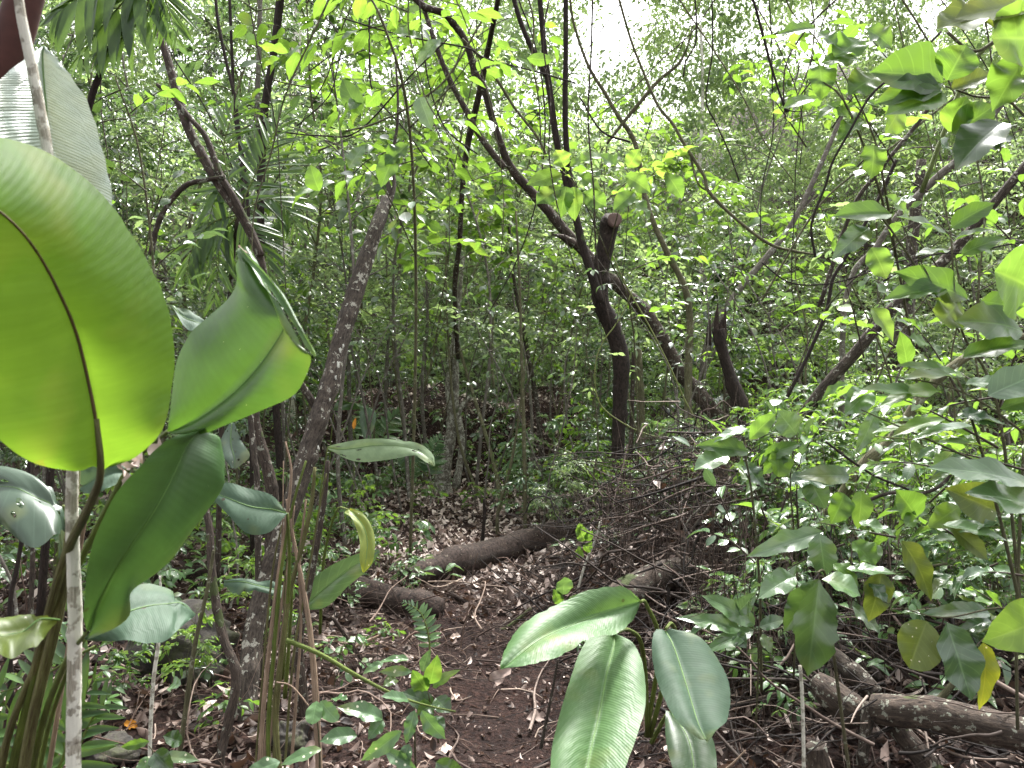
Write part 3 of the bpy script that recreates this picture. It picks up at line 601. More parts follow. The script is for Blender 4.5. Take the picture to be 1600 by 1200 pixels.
paddle('leaf', [((955, 990, 2.3), (958, 991, 2.3), (962, 992, 2.3)), ((918, 998, 2.26), (960, 1005, 2.27), (990, 1005, 2.25)), ((893, 1050, 2.16), (948, 1050, 2.18), (1008, 1050, 2.15)), ((876, 1110, 2.05), (938, 1105, 2.08), (1008, 1105, 2.05)),
    ((862, 1170, 1.94), (925, 1160, 1.98), (992, 1160, 1.95)), ((860, 1235, 1.85), (912, 1225, 1.88), (965, 1225, 1.85)), ((880, 1290, 1.78), (900, 1285, 1.8), (925, 1280, 1.78)), ((893, 1330, 1.74), (895, 1330, 1.74), (897, 1330, 1.74))], 'banana_fresh', pc, 'midrib', 54, 10, .014, .004, seed=22, ragged=.05, label='fresh pleated leaf hanging towards the viewer')
paddle('leaf', [((1025, 984, 2.35), (1040, 983, 2.35), (1050, 985, 2.35)), ((1019, 1000, 2.32), (1052, 1005, 2.3), (1090, 995, 2.32)), ((1020, 1040, 2.24), (1066, 1045, 2.22), (1128, 1035, 2.25)), ((1035, 1085, 2.15), (1080, 1090, 2.13), (1141, 1080, 2.16)),
    ((1058, 1125, 2.06), (1092, 1128, 2.05), (1138, 1118, 2.07)), ((1090, 1150, 2.0), (1102, 1150, 2.0), (1120, 1145, 2.0)), ((1104, 1158, 1.98), (1105, 1158, 1.98), (1106, 1158, 1.98))], 'banana_blue', pc, 'midrib', 44, 9, .012, .003, seed=23, ragged=.06, rn=.8, label='duller smooth leaf on the right')
paddle('leaf', [((1040, 1110, 2.6), (1050, 1112, 2.6), (1060, 1114, 2.6)), ((1040, 1150, 2.5), (1075, 1150, 2.5), (1110, 1150, 2.5)), ((1050, 1200, 2.4), (1085, 1200, 2.4), (1120, 1200, 2.4)), ((1070, 1260, 2.3), (1090, 1260, 2.3), (1110, 1260, 2.3))], 'banana', pc, 'midrib', 24, 6, .01, .003, seed=24, rn=.0)
for pts in ([(1010, 1150, 2.7), (1030, 1010, 2.5), (1010, 945, 2.35), (1001, 940, 2.3)], [(1012, 1150, 2.7), (1005, 1020, 2.5), (985, 985, 2.36), (958, 991, 2.3)], [(1016, 1150, 2.7), (1052, 1010, 2.5), (1050, 975, 2.4), (1040, 983, 2.35)], [(1018, 1160, 2.75), (1040, 1120, 2.66), (1050, 1112, 2.6)]):
    stem(pc, [P(*q) for q in pts], .009, .0045)

# other single paddle leaves in the middle distance
def paddle_plant(label, leaf_rows, m, base, stalks, rn=.5, ragged=0, mid='midrib'):
    t = thing('broad_leaf_plant', on_ground(P(*base)), label, 'leafy plant')
    for i, rows in enumerate(leaf_rows): paddle('leaf', rows, m if isinstance(m, str) else m[i], t, mid, 26, 6, .006, .0025, rn=rn, seed=i + 30, ragged=ragged)
    for s in stalks: stem(t, [P(*q) for q in s], .008, .004)
    return t
paddle_plant('broad grey green leaf between the two leftmost slim trunks', [[((447, 800, 2.3), (448, 801, 2.3), (449, 802, 2.3)), ((430, 778, 2.3), (425, 795, 2.28), (420, 832, 2.24)), ((385, 762, 2.3), (390, 790, 2.26), (385, 832, 2.22)), ((350, 755, 2.3), (350, 775, 2.27), (352, 800, 2.24)), ((318, 762, 2.3), (320, 766, 2.3), (322, 770, 2.3))]], 'banana_blue', (440, 1050, 2.6), [[(440, 1060, 2.6), (452, 900, 2.4), (449, 802, 2.3)]])
paddle_plant('arched pale leaf riddled with holes in front of the soil bank', [[((511, 698, 5.0), (512, 700, 5.0), (513, 702, 5.0)), ((530, 692, 5.0), (540, 702, 4.98), (545, 718, 4.94)), ((575, 686, 5.0), (580, 696, 4.98), (575, 722, 4.93)), ((620, 687, 5.0), (622, 696, 4.97), (618, 716, 4.92)), ((655, 694, 5.0), (652, 703, 4.97), (646, 712, 4.94)), ((676, 710, 5.0), (672, 716, 4.96), (666, 722, 4.92)), ((680, 727, 4.95), (679, 728, 4.95), (678, 729, 4.95))]],
    'banana_holey', (500, 880, 5.2), [[(500, 890, 5.2), (500, 780, 5.1), (512, 700, 5.0)]])
paddle_plant('yellowing narrow leaf hanging above the left log', [[((545, 795, 3.4), (546, 796, 3.4), (547, 795, 3.4)), ((538, 800, 3.38), (552, 802, 3.38), (565, 800, 3.38)), ((552, 815, 3.34), (568, 822, 3.34), (582, 825, 3.34)), ((562, 845, 3.3), (574, 848, 3.3), (586, 850, 3.3)), ((562, 875, 3.26), (571, 878, 3.26), (582, 878, 3.26)), ((566, 894, 3.25), (568, 895, 3.25), (570, 894, 3.25))]], 'yellow', (500, 960, 4.0), [[(500, 990, 3.9), (505, 880, 3.7), (525, 800, 3.5), (545, 796, 3.4)]], rn=0.1)
paddle_plant('dark broad leaf at the left end of the lower log', [[((468, 950, 3.5), (470, 952, 3.5), (472, 954, 3.5)), ((480, 915, 3.5), (495, 930, 3.5), (510, 948, 3.5)), ((510, 888, 3.5), (525, 905, 3.5), (545, 915, 3.5)), ((550, 868, 3.5), (560, 880, 3.5), (575, 890, 3.5)), ((590, 858, 3.5), (592, 860, 3.5), (594, 862, 3.5))]], 'gloss', (462, 1010, 3.6), [[(462, 1050, 3.5), (465, 990, 3.5), (470, 952, 3.5)]], rn=0)
paddle_plant('ragged leaf fringe clinging to the dry stalk bundle', [[((456, 917, 2.5), (457, 918, 2.5), (458, 919, 2.5)), ((430, 910, 2.5), (432, 920, 2.48), (440, 934, 2.46)), ((405, 908, 2.5), (405, 914, 2.48), (400, 922, 2.46)), ((375, 904, 2.5), (378, 908, 2.48), (372, 930, 2.46)), ((348, 906, 2.5), (349, 910, 2.5), (350, 918, 2.5))]], 'banana_blue', (440, 1080, 2.7), [[(445, 1090, 2.7), (452, 1000, 2.6), (457, 918, 2.5)]], ragged=.9)
paddle_plant('two drooping broad leaves near the bank foot behind the leaning sapling', [[((520, 640, 8), (522, 641, 8), (524, 642, 8)), ((530, 625, 8), (545, 630, 8), (555, 640, 8)), ((560, 635, 7.9), (572, 638, 7.9), (584, 640, 7.9)), ((562, 660, 7.85), (573, 662, 7.85), (586, 662, 7.85)), ((568, 684, 7.8), (574, 686, 7.8), (578, 684, 7.8))],
    [((360, 660, 3.8), (362, 660, 3.8), (366, 660, 3.8)), ((345, 690, 3.75), (360, 690, 3.75), (378, 690, 3.75)), ((350, 715, 3.7), (366, 716, 3.7), (390, 712, 3.7)), ((362, 732, 3.68), (366, 732, 3.68), (370, 732, 3.68))]], ('gloss', 'banana_rot'), (515, 760, 8.2), [[(515, 765, 8.2), (516, 700, 8.1), (522, 641, 8)]])

# ================================================================== TRUNKS, LIMBS AND VINES (pixel x, pixel y, width px) at a depth
def poly(pts, d0, d1=None):
    d1 = d0 if d1 is None else d1; n = len(pts); a = []; r = []
    for i, (x, y, w) in enumerate(pts):
        d = d0 + (d1 - d0) * i / (n - 1); a.append(P(x, y, d)); r.append(w * .41 * d / FPX)
    return a, r
def trunk_thing(name, label, cat, m, stems, branches=(), extra=(), group=None, n=10, rough=.13, ground=True):
    """stems: [(pts bottom-first, d0, d1)]; the first stem is rooted in the ground"""
    a, r = poly(*stems[0])
    if ground:
        b = on_ground(a[0], -.06); a = [b] + a; r = [r[0] * 1.35] + r
        if np.linalg.norm(a[0] - a[1]) < .05: a.pop(1); r.pop(1)
        loc = on_ground(a[0])
    else: loc = a[0]
    t = thing(name, loc, label, cat, group); g = Geo(); tube(g, a, r, n, rough=rough, seed=len(label))
    main = part('trunk' if cat in ('tree', 'stump') else 'stem', g, M[m], t)
    for i, s in enumerate(list(stems[1:]) + list(branches)):
        g = Geo(); a, r = poly(*s[:3]); tube(g, a, r, 8, rough=rough, seed=i + 5); part('limb' if cat in ('tree', 'stump') else 'branch', g, M[s[3] if len(s) > 3 else m], t)
    for nm, gg, mm in extra: part(nm, gg, M[mm], t)
    return t
def cutface(px, py, d, rx, ry, tilt=(0, 0, 0)):
    """an oval sawn end with a rim, facing the viewer"""
    g = Geo(); c = P(px, py, d); th = np.linspace(0, 2 * PI, 16, endpoint=False); sx_ = rx * d / FPX; sy_ = ry * d / FPX
    v = [c - FW * .004]
    nrm_t = nrm(-FW + np.array([.25, 0, .35])); x = RT; y = nrm(np.cross(nrm_t, x))
    for q in (.6, 1.0):
        for a in th: v.append(c + q * (x * math.cos(a) * sx_ + y * math.sin(a) * sy_) * (1 + .06 * math.sin(3 * a)) + nrm_t * (.0 if q == 1 else -.004))
    for a in th: v.append(c + .9 * (x * math.cos(a) * sx_ + y * math.sin(a) * sy_) - nrm_t * .03)
    t = [[0, 1 + i, 1 + (i + 1) % 16] for i in range(16)]
    q = [[1 + i + 16 * k, 17 + i + 16 * k, 17 + (i + 1) % 16 + 16 * k, 1 + (i + 1) % 16 + 16 * k] for k in (0, 1) for i in range(16)]
    g.add(np.array(v), q, t, None, .5); return g
def patch(px, py, s, d, seed):
    """one raised lichen crust: a small lobed disc on the bark"""
    g = Geo(); r = np.random.default_rng(seed); th = np.linspace(0, 2 * PI, 15, endpoint=False); k = (.55 + .7 * r.random(15)) * s * .8 * d / FPX; c = P(px, py, d)
    v = [c - FW * .003] + [c + RT * math.cos(a) * kk * .6 + UP * math.sin(a) * kk * 1.3 + FW * .006 for a, kk in zip(th, k)]
    g.add(np.array(v), None, [[0, 1 + (i + 1) % 15, 1 + i] for i in range(15)], None, .9); return g
dT = depth_at(385, 1118)
YS = [1112, 1040, 960, 880, 790, 695, 610, 540, 480, 410, 350, 312]
def dd_(px, py): return dT + 1.1 * float(np.interp(-py, [-y_ for y_ in YS], np.arange(12) / 11))
trunk_thing('leaning_sapling', 'thick leaning sapling with white lichen spots and a snapped top left of centre', 'tree', 'bark',
    [([(386, 1112, 40), (390, 1040, 38), (402, 960, 37), (425, 880, 36), (455, 790, 37), (485, 695, 38), (512, 610, 34), (530, 540, 33), (548, 480, 33), (570, 410, 31), (590, 350, 27), (604, 312, 23)], dT, dT + 1.1)],
    [([(494, 640, 16), (482, 618, 15), (470, 600, 14), (462, 588, 12)], dT + .6, dT + .5), ([(598, 330, 12), (608, 300, 11), (604, 275, 9), (612, 245, 7), (622, 180, 5), (618, 90, 4)], dT + 1.08, dT + 1.3), ([(608, 322, 9), (616, 290, 8), (612, 250, 6)], dT + 1.08, dT + 1.2)],
    [('lichen_patch', patch(a, b, s, dd_(a, b) - .050, i), 'lichen') for i, (a, b, s) in enumerate([(583, 408, 3), (531, 548, 5), (528, 570, 6), (524, 590, 4), (536, 540, 3), (505, 655, 4), (497, 700, 4), (478, 715, 3), (515, 625, 3), (490, 740, 4)])] +
    [('broken_collar', cutface(600, 322, dT + 1.05, 12, 5), 'twig')], n=14)
trunk_thing('twin_stem_tree', 'two slim stems crossing and fusing behind the curled paddle leaf', 'tree', 'bark_mid',
    [([(424, 850, 26), (425, 770, 24), (412, 710, 20), (398, 650, 18), (402, 560, 18), (410, 470, 18), (408, 410, 17), (385, 350, 18), (350, 300, 18), (320, 250, 18), (290, 190, 18), (264, 100, 15), (240, 20, 13), (230, -30, 12)], 4.2)],
    [([(408, 400, 14), (392, 362, 14), (366, 310, 14), (345, 275, 14), (322, 215, 11), (300, 188, 10), (268, 150, 8), (245, 132, 6)], 4.18),
     ([(236, 398, 12), (245, 355, 11), (262, 320, 11), (290, 290, 10), (320, 282, 9), (352, 276, 8)], 4.15)], n=12)
trunk_thing('crooked_sapling', 'thin crooked grey sapling between the pale stake and the leaning sapling', 'tree', 'bark_mid',
    [([(344, 1190, 17), (352, 1150, 18), (366, 1090, 18), (368, 1045, 18), (350, 1000, 17), (338, 945, 17), (330, 880, 15), (328, 830, 14), (318, 770, 12), (322, 690, 10), (345, 620, 8), (340, 540, 7)], 2.9, 3.2)])
trunk_thing('thin_sapling', 'thin mossy sapling standing left of the crooked grey one', 'sapling', 'bark_olive', [([(280, 1185, 9), (290, 1110, 9), (298, 1050, 9), (308, 990, 8), (322, 930, 7), (334, 860, 6)], 3.0)])
trunk_thing('thin_sapling', 'very thin pale stem beside the mossy rock', 'sapling', 'bark_pale', [([(234, 1190, 7), (236, 1120, 7), (240, 1060, 7), (247, 1010, 7), (252, 960, 5), (250, 900, 4)], 2.6)])
trunk_thing('lichen_stake', 'pale white barked young trunk rising in front of the paddle leaves', 'tree', 'bark_pale',
    [([(116, 1260, 27), (115, 1150, 26), (116, 1050, 25), (117, 950, 25), (114, 860, 23), (112, 790, 22), (113, 735, 21), (108, 600, 20), (95, 430, 18), (82, 320, 18), (74, 235, 19), (62, 170, 20), (48, 95, 19), (34, 30, 18), (26, -30, 17)], 1.22, 1.12)], n=14, rough=.1)
trunk_thing('red_sheathed_stem', 'stout red brown sheathed stem in the top left corner', 'tree', 'dead_sheath', [([(-150, 700, 90), (-90, 420, 80), (-30, 190, 70), (20, 60, 66), (55, -60, 60)], 1.75)], n=14, rough=.05)
for lab, pts, d_, m_ in [
    ('pale pole like trunk seen at the upper left beside a darker one', [(400, 640, 11), (400, 400, 10), (401, 210, 10), (404, 100, 10), (407, -20, 9)], 8.5, 'bark_grey'),
    ('dark knotty trunk beside the pale pole at the upper left', [(440, 760, 15), (425, 560, 15), (408, 380, 14), (410, 215, 16), (418, 140, 15), (428, 80, 15), (440, -20, 17)], 6.5, 'bark_dark'),
    ('dark whip thin trunk left of a near identical one', [(392, 620, 8), (385, 420, 7), (375, 230, 7), (366, 150, 7), (352, 90, 6), (340, 30, 6), (336, -20, 5)], 5.6, 'bark_dark'),
    ('dark straight thin trunk just left of the pale pole', [(400, 600, 7), (386, 300, 7), (368, 190, 6), (363, 100, 6), (358, -20, 6)], 5.9, 'bark_dark'),
    ('ghostly pale trunk far behind the dark knotty one', [(452, 600, 22), (446, 400, 20), (452, 200, 19), (462, 80, 18), (470, -20, 17)], 15.0, 'bark_pale'),
    ('slender grey trunk with a straight stem in the centre distance', [(548, 700, 9), (545, 560, 8), (548, 420, 7), (560, 300, 6)], 9.0, 'bark_grey'),
    ('thin pale trunk left of the soil bank foot', [(664, 690, 7), (660, 640, 7), (661, 570, 6), (668, 500, 6), (664, 400, 4)], 9.2, 'bark_grey'),
    ('pale straight pole right of the central dark trunk', [(1006, 805, 13), (1004, 700, 13), (1002, 620, 12), (998, 545, 11)], 7.6, 'bark_olive'),
    ('thin dark pole squeezed beside the olive pole right of centre', [(984, 800, 9), (986, 700, 9), (988, 620, 8), (990, 550, 8)], 7.9, 'bark_mid'),
    ('stout dark trunk behind the big right diagonal limb', [(1400, 585, 32), (1408, 520, 30), (1420, 460, 27), (1425, 380, 22), (1440, 250, 18)], 9.5, 'bark'),
    ('pale distant trunk high on the right hillside', [(1095, 420, 8), (1092, 300, 7), (1098, 150, 6), (1095, 40, 5)], 18.0, 'bark_pale'),
    ('pale brown trunk leaning right in the hillside foliage', [(1100, 560, 14), (1150, 460, 13), (1195, 405, 12), (1240, 345, 11), (1290, 240, 9), (1340, 120, 7)], 8.5, 'bark_grey'),
    ('thin dark trunk with one kink above the fallen upper log', [(752, 865, 8), (755, 830, 7), (757, 805, 7), (756, 780, 5)], 6.9, 'bark_dark'),
    ('slim olive sapling standing to the right of the leaning stick', [(821, 840, 8), (820, 750, 8), (818, 650, 7), (815, 560, 6), (812, 450, 5), (806, 330, 4)], 7.0, 'bark_olive'),
    ('curving thin brown sapling at the right end of the soil bank', [(845, 720, 9), (840, 640, 9), (828, 570, 9), (815, 500, 8), (802, 430, 6), (795, 350, 5)], 9.4, 'bark'),
    ('thin brown shoot leaning left over the path end', [(778, 800, 6), (795, 740, 6), (805, 690, 5), (815, 620, 4), (822, 560, 3)], 7.2, 'bark_olive'),
    ('slender straight rod at the far left edge', [(48, 980, 9), (50, 900, 9), (52, 820, 8), (50, 700, 8), (45, 560, 7)], 3.4, 'bark_mid'),
    ('dark leaning rod near the far left edge', [(15, 960, 9), (28, 880, 8), (40, 800, 8), (48, 700, 6)], 3.0, 'bark_dark'),
    ('brown bare rod left of the leaning sapling', [(402, 770, 12), (398, 720, 12), (392, 660, 11), (390, 600, 10), (392, 500, 9)], 3.6, 'bark'),
    ('thin dark stem right of the leaning sapling base', [(478, 1150, 20), (470, 1060, 20), (468, 990, 17), (490, 880, 13), (505, 790, 11), (512, 720, 9)], 3.3, 'bark_mid')]:
    trunk_thing('slim_tree', lab, 'tree', m_, [(pts, d_)], n=8)

dF = depth_at(692, 770)
trunk_thing('forked_pale_tree', 'pale lichened trunk with two entwined stems at the end of the path', 'tree', 'bark_ash',
    [([(690, 765, 32), (694, 730, 25), (703, 690, 22), (708, 650, 21), (704, 610, 20), (705, 575, 19), (710, 540, 17), (716, 480, 10), (724, 400, 8)], dF)],
    [([(712, 762, 15), (722, 700, 13), (718, 660, 12), (712, 630, 12), (713, 590, 11), (712, 550, 10)], dF - .1), ([(735, 620, 10), (722, 634, 10), (714, 650, 10)], dF - .12)], n=12)
trunk_thing('twisted_liana', 'brown twisted liana climbing from the pale forked trunk to the top', 'vine', 'bark_mid',
    [([(716, 560, 9), (712, 500, 9), (711, 440, 10), (718, 380, 9), (722, 300, 10), (732, 220, 12), (748, 150, 12), (762, 80, 11), (770, 40, 10), (782, -20, 9)], dF - .3, 5.6)], ground=False)
dS = depth_at(783, 802)
trunk_thing('leaning_stick', 'straight thin stick leaning left against the pale forked trunk', 'stick', 'bark_olive', [([(783, 800, 9), (776, 745, 8), (762, 690, 7), (742, 625, 7), (724, 565, 6), (714, 532, 5)], dS, dF - .3)])

dC = depth_at(966, 838)
trunk_thing('dark_central_trunk', 'dark crooked trunk at centre ending in a pale sawn stub', 'tree', 'bark_dark',
    [([(968, 836, 26), (967, 760, 26), (966, 690, 25), (969, 620, 28), (970, 560, 32), (956, 510, 34), (939, 472, 33), (937, 430, 33), (945, 390, 33), (953, 352, 32), (958, 341, 30)], dC, dC - .4)],
    [([(938, 472, 20), (925, 430, 18), (908, 375, 16), (895, 310, 13), (886, 240, 11), (883, 170, 11), (884, 80, 10), (884, -20, 10)], dC - .4, dC - .7),
     ([(905, 362, 12), (880, 270, 11), (868, 210, 13), (860, 150, 13), (853, 100, 12), (848, 50, 11), (842, -20, 10)], dC - .5, dC - .8),
     ([(853, 118, 11), (842, 98, 10), (826, 65, 10), (812, 30, 9), (798, -20, 9)], dC - .75, dC - .9)],
    [('sawn_face', cutface(961, 343, dC - .49, 11, 13), 'sawn')], n=14, rough=.10)
trunk_thing('diagonal_tree', 'long dark tree leaning diagonally from the right bank to the top', 'tree', 'bark_mid',
    [([(1200, 800, 34), (1182, 730, 34), (1150, 680, 30), (1105, 632, 29), (1062, 580, 28), (1035, 530, 26), (1003, 482, 24), (970, 452, 23), (935, 418, 22), (905, 385, 22), (880, 358, 20), (850, 322, 18), (820, 288, 17), (795, 256, 15), (782, 222, 13), (768, 180, 13), (757, 140, 14), (742, 112, 12), (728, 66, 12), (712, 42, 14), (695, 22, 13), (660, 8, 11), (625, -25, 10)], 7.6, 5.8)],
    [([(788, 262, 14), (770, 240, 13), (745, 205, 12), (728, 172, 12), (705, 130, 11), (690, 95, 10), (676, 55, 9), (655, -10, 8)], 6.3, 5.9),
     ([(895, 380, 20), (880, 371, 12), (864, 366, 3)], 6.75, 6.6),
     ([(862, 262, 4), (840, 215, 5), (805, 170, 5), (780, 130, 6), (752, 92, 6), (722, 60, 5)], 6.3, 6.0, 'bark_olive'),
     ([(1130, 660, 14), (1140, 610, 12), (1150, 590, 10)], 7.5, 7.5)], n=14, rough=.16)
trunk_thing('arching_branch', 'grey branch with a forked top right of the central trunk', 'tree', 'bark_olive',
    [([(1076, 760, 16), (1075, 650, 15), (1076, 560, 14), (1078, 500, 13), (1070, 450, 12), (1045, 400, 11), (1022, 350, 10), (1006, 300, 9), (1000, 260, 9), (990, 218, 9), (965, 180, 8), (945, 145, 7), (918, 100, 6), (895, 30, 5), (890, -20, 5)], 6.4, 5.8)],
    [([(948, 225, 5), (975, 190, 7), (1000, 160, 8), (1030, 125, 7), (1060, 100, 6), (1075, 70, 4), (1082, 40, 3)], 5.9, 5.6), ([(905, 150, 3), (940, 205, 4), (985, 222, 4)], 5.85, 5.85, 'bark_dark')], n=10)
trunk_thing('sinuous_vine', 'long dark vine sagging from the top centre to the right', 'vine', 'bark_olive',
    [([(1275, 398, 4), (1240, 392, 5), (1200, 380, 6), (1150, 342, 6), (1108, 300, 7), (1100, 275, 6), (1072, 230, 6), (1050, 192, 6), (1028, 165, 6), (1005, 112, 5), (985, 60, 5), (962, -20, 5)], 4.2)],
    [([(1108, 300, 3), (1090, 285, 4), (1078, 240, 3)], 4.2)], ground=False, rough=.08)
trunk_thing('hanging_twig', 'dark dangling twig with one side shoot right of the sky gap', 'branch', 'bark_dark',
    [([(1170, -20, 4), (1180, 10, 5), (1193, 58, 5), (1204, 100, 5), (1218, 145, 4), (1230, 175, 7)], 3.6)],
    [([(1193, 57, 3), (1225, 50, 3), (1250, 42, 3), (1276, 33, 2)], 3.6), ([(1193, 58, 3), (1185, 68, 2), (1180, 74, 1)], 3.6), ([(1228, 172, 4), (1240, 174, 2), (1254, 174, 2)], 3.6)], ground=False, rough=.08)
for lab, pts, d_, m_, w in [
    ('straight hair thin vine hanging right of the sky gap', [(1155, 283), (1140, 240), (1120, 195), (1103, 155), (1113, 80), (1112, -20)], 3.8, 'bark_dark', 3),
    ('short dark vine bent like a hook near the top right of centre', [(1068, 120), (1072, 95), (1088, 60), (1085, -20)], 3.8, 'bark_dark', 3),
    ('S shaped dark vine sweeping down from the upper right leaves', [(1274, 402), (1268, 350), (1290, 290), (1300, 255), (1325, 210), (1360, 150), (1400, 115), (1440, 80), (1470, 50)], 2.9, 'bark_dark', 5),
    ('straight rising stem under the upper right leaf whorl', [(1280, 480), (1330, 330), (1375, 265), (1420, 210), (1456, 162)], 3.4, 'bark_mid', 8),
    ('pale straight stem slanting up through the right foliage', [(1190, 470), (1270, 335), (1330, 275), (1400, 225), (1455, 180), (1600, 70)], 3.7, 'bark_olive', 4),
    ('dark stiff twig crossing the top right corner', [(1480, 50), (1520, 80), (1560, 60), (1640, 0)], 2.3, 'bark_olive', 6),
    ('green stem crossing below the top right leaves', [(1440, 300), (1500, 140), (1520, 95), (1560, 60), (1620, 18)], 2.5, 'stalk', 9),
    ('looping yellow green tendril around the central dark trunk', [(988, 452), (978, 480), (960, 510), (945, 530), (932, 560), (930, 600), (940, 635), (975, 662), (1010, 678), (1067, 692), (1110, 700)], 5.4, 'vine', 2.6),
    ('taut pale vine slanting down right of the central trunk', [(958, 400), (975, 440), (992, 470), (1020, 520), (1050, 580), (1070, 625), (1090, 660), (1110, 690)], 5.3, 'vine', 3.4),
    ('yellow creeper stretched level above the right hand leaves', [(1285, 672), (1350, 680), (1420, 686), (1480, 690), (1620, 708)], 2.1, 'vine', 2.5),
    ('thin dark vine stretched across the upper left', [(540, 205), (580, 195), (625, 175), (650, 160), (700, 120), (760, 20)], 4.6, 'bark_olive', 4),
    ('near level dark twig crossing above the bright leaf cluster', [(535, 28), (600, 48), (660, 62), (730, 75), (760, 92), (830, 110), (900, 130)], 4.4, 'bark_dark', 3),
    ('fine dark twig curving through the upper centre leaves', [(655, 0), (660, 60), (670, 130), (690, 190), (710, 215), (745, 240)], 4.4, 'bark_dark', 3),
    ('slack thin vine crossing the upper centre from the left', [(430, 205), (500, 212), (560, 205), (640, 120), (700, 60)], 5.0, 'bark_dark', 3),
    ('dark curved twig in the middle right foliage', [(1190, 410), (1230, 440), (1275, 445), (1320, 438), (1400, 410), (1500, 390)], 3.2, 'bark_dark', 3),
    ('twisting dark vine rising behind the right diagonal limb', [(1230, 620), (1260, 560), (1290, 490), (1300, 440), (1310, 420), (1340, 370), (1378, 300), (1400, 250)], 3.9, 'bark_dark', 7),
    ('long thin twig reaching in from the right edge', [(1380, 440), (1450, 400), (1520, 395), (1560, 385), (1620, 375)], 2.8, 'bark_dark', 3),
    ('thin twig rising steeply through the middle right shrubs', [(1230, 620), (1280, 500), (1330, 440), (1380, 400), (1440, 350)], 3.3, 'bark_mid', 3),
    ('brown stem crossing the right edge leaves diagonally', [(1500, 520), (1480, 485), (1440, 430), (1400, 370), (1370, 330)], 2.1, 'bark_olive', 4),
    ('slender upright stem at the right edge', [(1590, 1140), (1588, 1000), (1592, 860), (1600, 700)], 2.0, 'bark_olive', 6),
    ('looping pale root in front of the debris right of centre', [(1110, 925), (1080, 895), (1066, 860), (1072, 820), (1100, 790), (1140, 770)], 4.3, 'bark_grey', 4),
    ('slack grey root curling over the left tip of the dark log', [(1035, 990), (1038, 940), (1050, 880), (1080, 830), (1110, 790)], 4.4, 'bark_grey', 5),
    ('straight slim pale stick standing in front of the right debris', [(1256, 1210), (1255, 1140), (1253, 1080), (1250, 1040)], 2.4, 'bark_pale', 7),
    ('curled pale twig ending in two round leaves at the bottom left', [(432, 1066), (452, 1070), (468, 1085), (482, 1103)], 2.2, 'dry', 3),
    ('knobbly brown twig bent to the left in the right foreground', [(1300, 815), (1335, 800), (1362, 780), (1395, 770), (1440, 771), (1470, 758), (1488, 735), (1485, 715)], 2.5, 'bark', 7),
    ('dark bare twig crossing the shaded gap on the right', [(1290, 690), (1330, 720), (1370, 745), (1420, 765)], 2.9, 'bark_dark', 5)]:
    pts = [(x, y, w) for x, y in pts]
    trunk_thing('vine' if 'vine' in lab or 'creeper' in lab or 'tendril' in lab else 'twig', lab, 'vine' if 'vine' in lab or 'creeper' in lab or 'tendril' in lab else 'twig', m_, [(pts, d_)], ground=False, n=6, rough=.08)

trunk_thing('right_diagonal_tree', 'thick smooth brown limb slanting up to the right edge', 'tree', 'bark',
    [([(1210, 720, 24), (1262, 640, 23), (1300, 592, 22), (1342, 545, 22), (1385, 492, 22), (1430, 450, 20), (1480, 402, 19), (1530, 345, 18), (1578, 288, 17), (1640, 215, 16)], 5.0, 4.2)], n=12, rough=.06)
trunk_thing('lichened_limb', 'grey lichened limb below the upper right leaves', 'tree', 'bark_grey', [([(1320, 480, 10), (1370, 385, 11), (1405, 335, 13), (1440, 300, 14), (1470, 272, 14), (1500, 245, 12), (1560, 170, 10), (1620, 80, 8)], 5.6, 5.2)], n=10)
trunk_thing('curved_olive_limb', 'curved olive limb low behind the right hand shrub leaves', 'tree', 'bark_olive', [([(1230, 870, 22), (1300, 795, 22), (1350, 725, 21), (1395, 685, 20), (1440, 620, 18), (1480, 580, 17), (1530, 548, 15), (1620, 520, 13)], 3.8, 3.6)], n=10)
# rotten stump
g = Geo()
for px, py, w, h_ in [(1108, 515, 7, 20), (1120, 500, 8, 30), (1132, 505, 7, 25), (1126, 512, 9, 15)]:
    tube(g, [P(px, py + 25, 6.35), P(px, py, 6.35), P(px + 2, py - h_, 6.35)], [w * 6.4 / FPX * .7, w * 6.4 / FPX * .5, .002], 5, rough=.3)
trunk_thing('rotten_stump', 'black rotten snag with a jagged top leaning on the right bank', 'stump', 'bark_dark',
    [([(1225, 860, 35), (1205, 780, 32), (1180, 710, 28), (1158, 640, 27), (1140, 585, 24), (1128, 545, 20), (1122, 515, 24)], 6.3)], [], [('splinter', g, 'rot')], n=14, rough=.25)

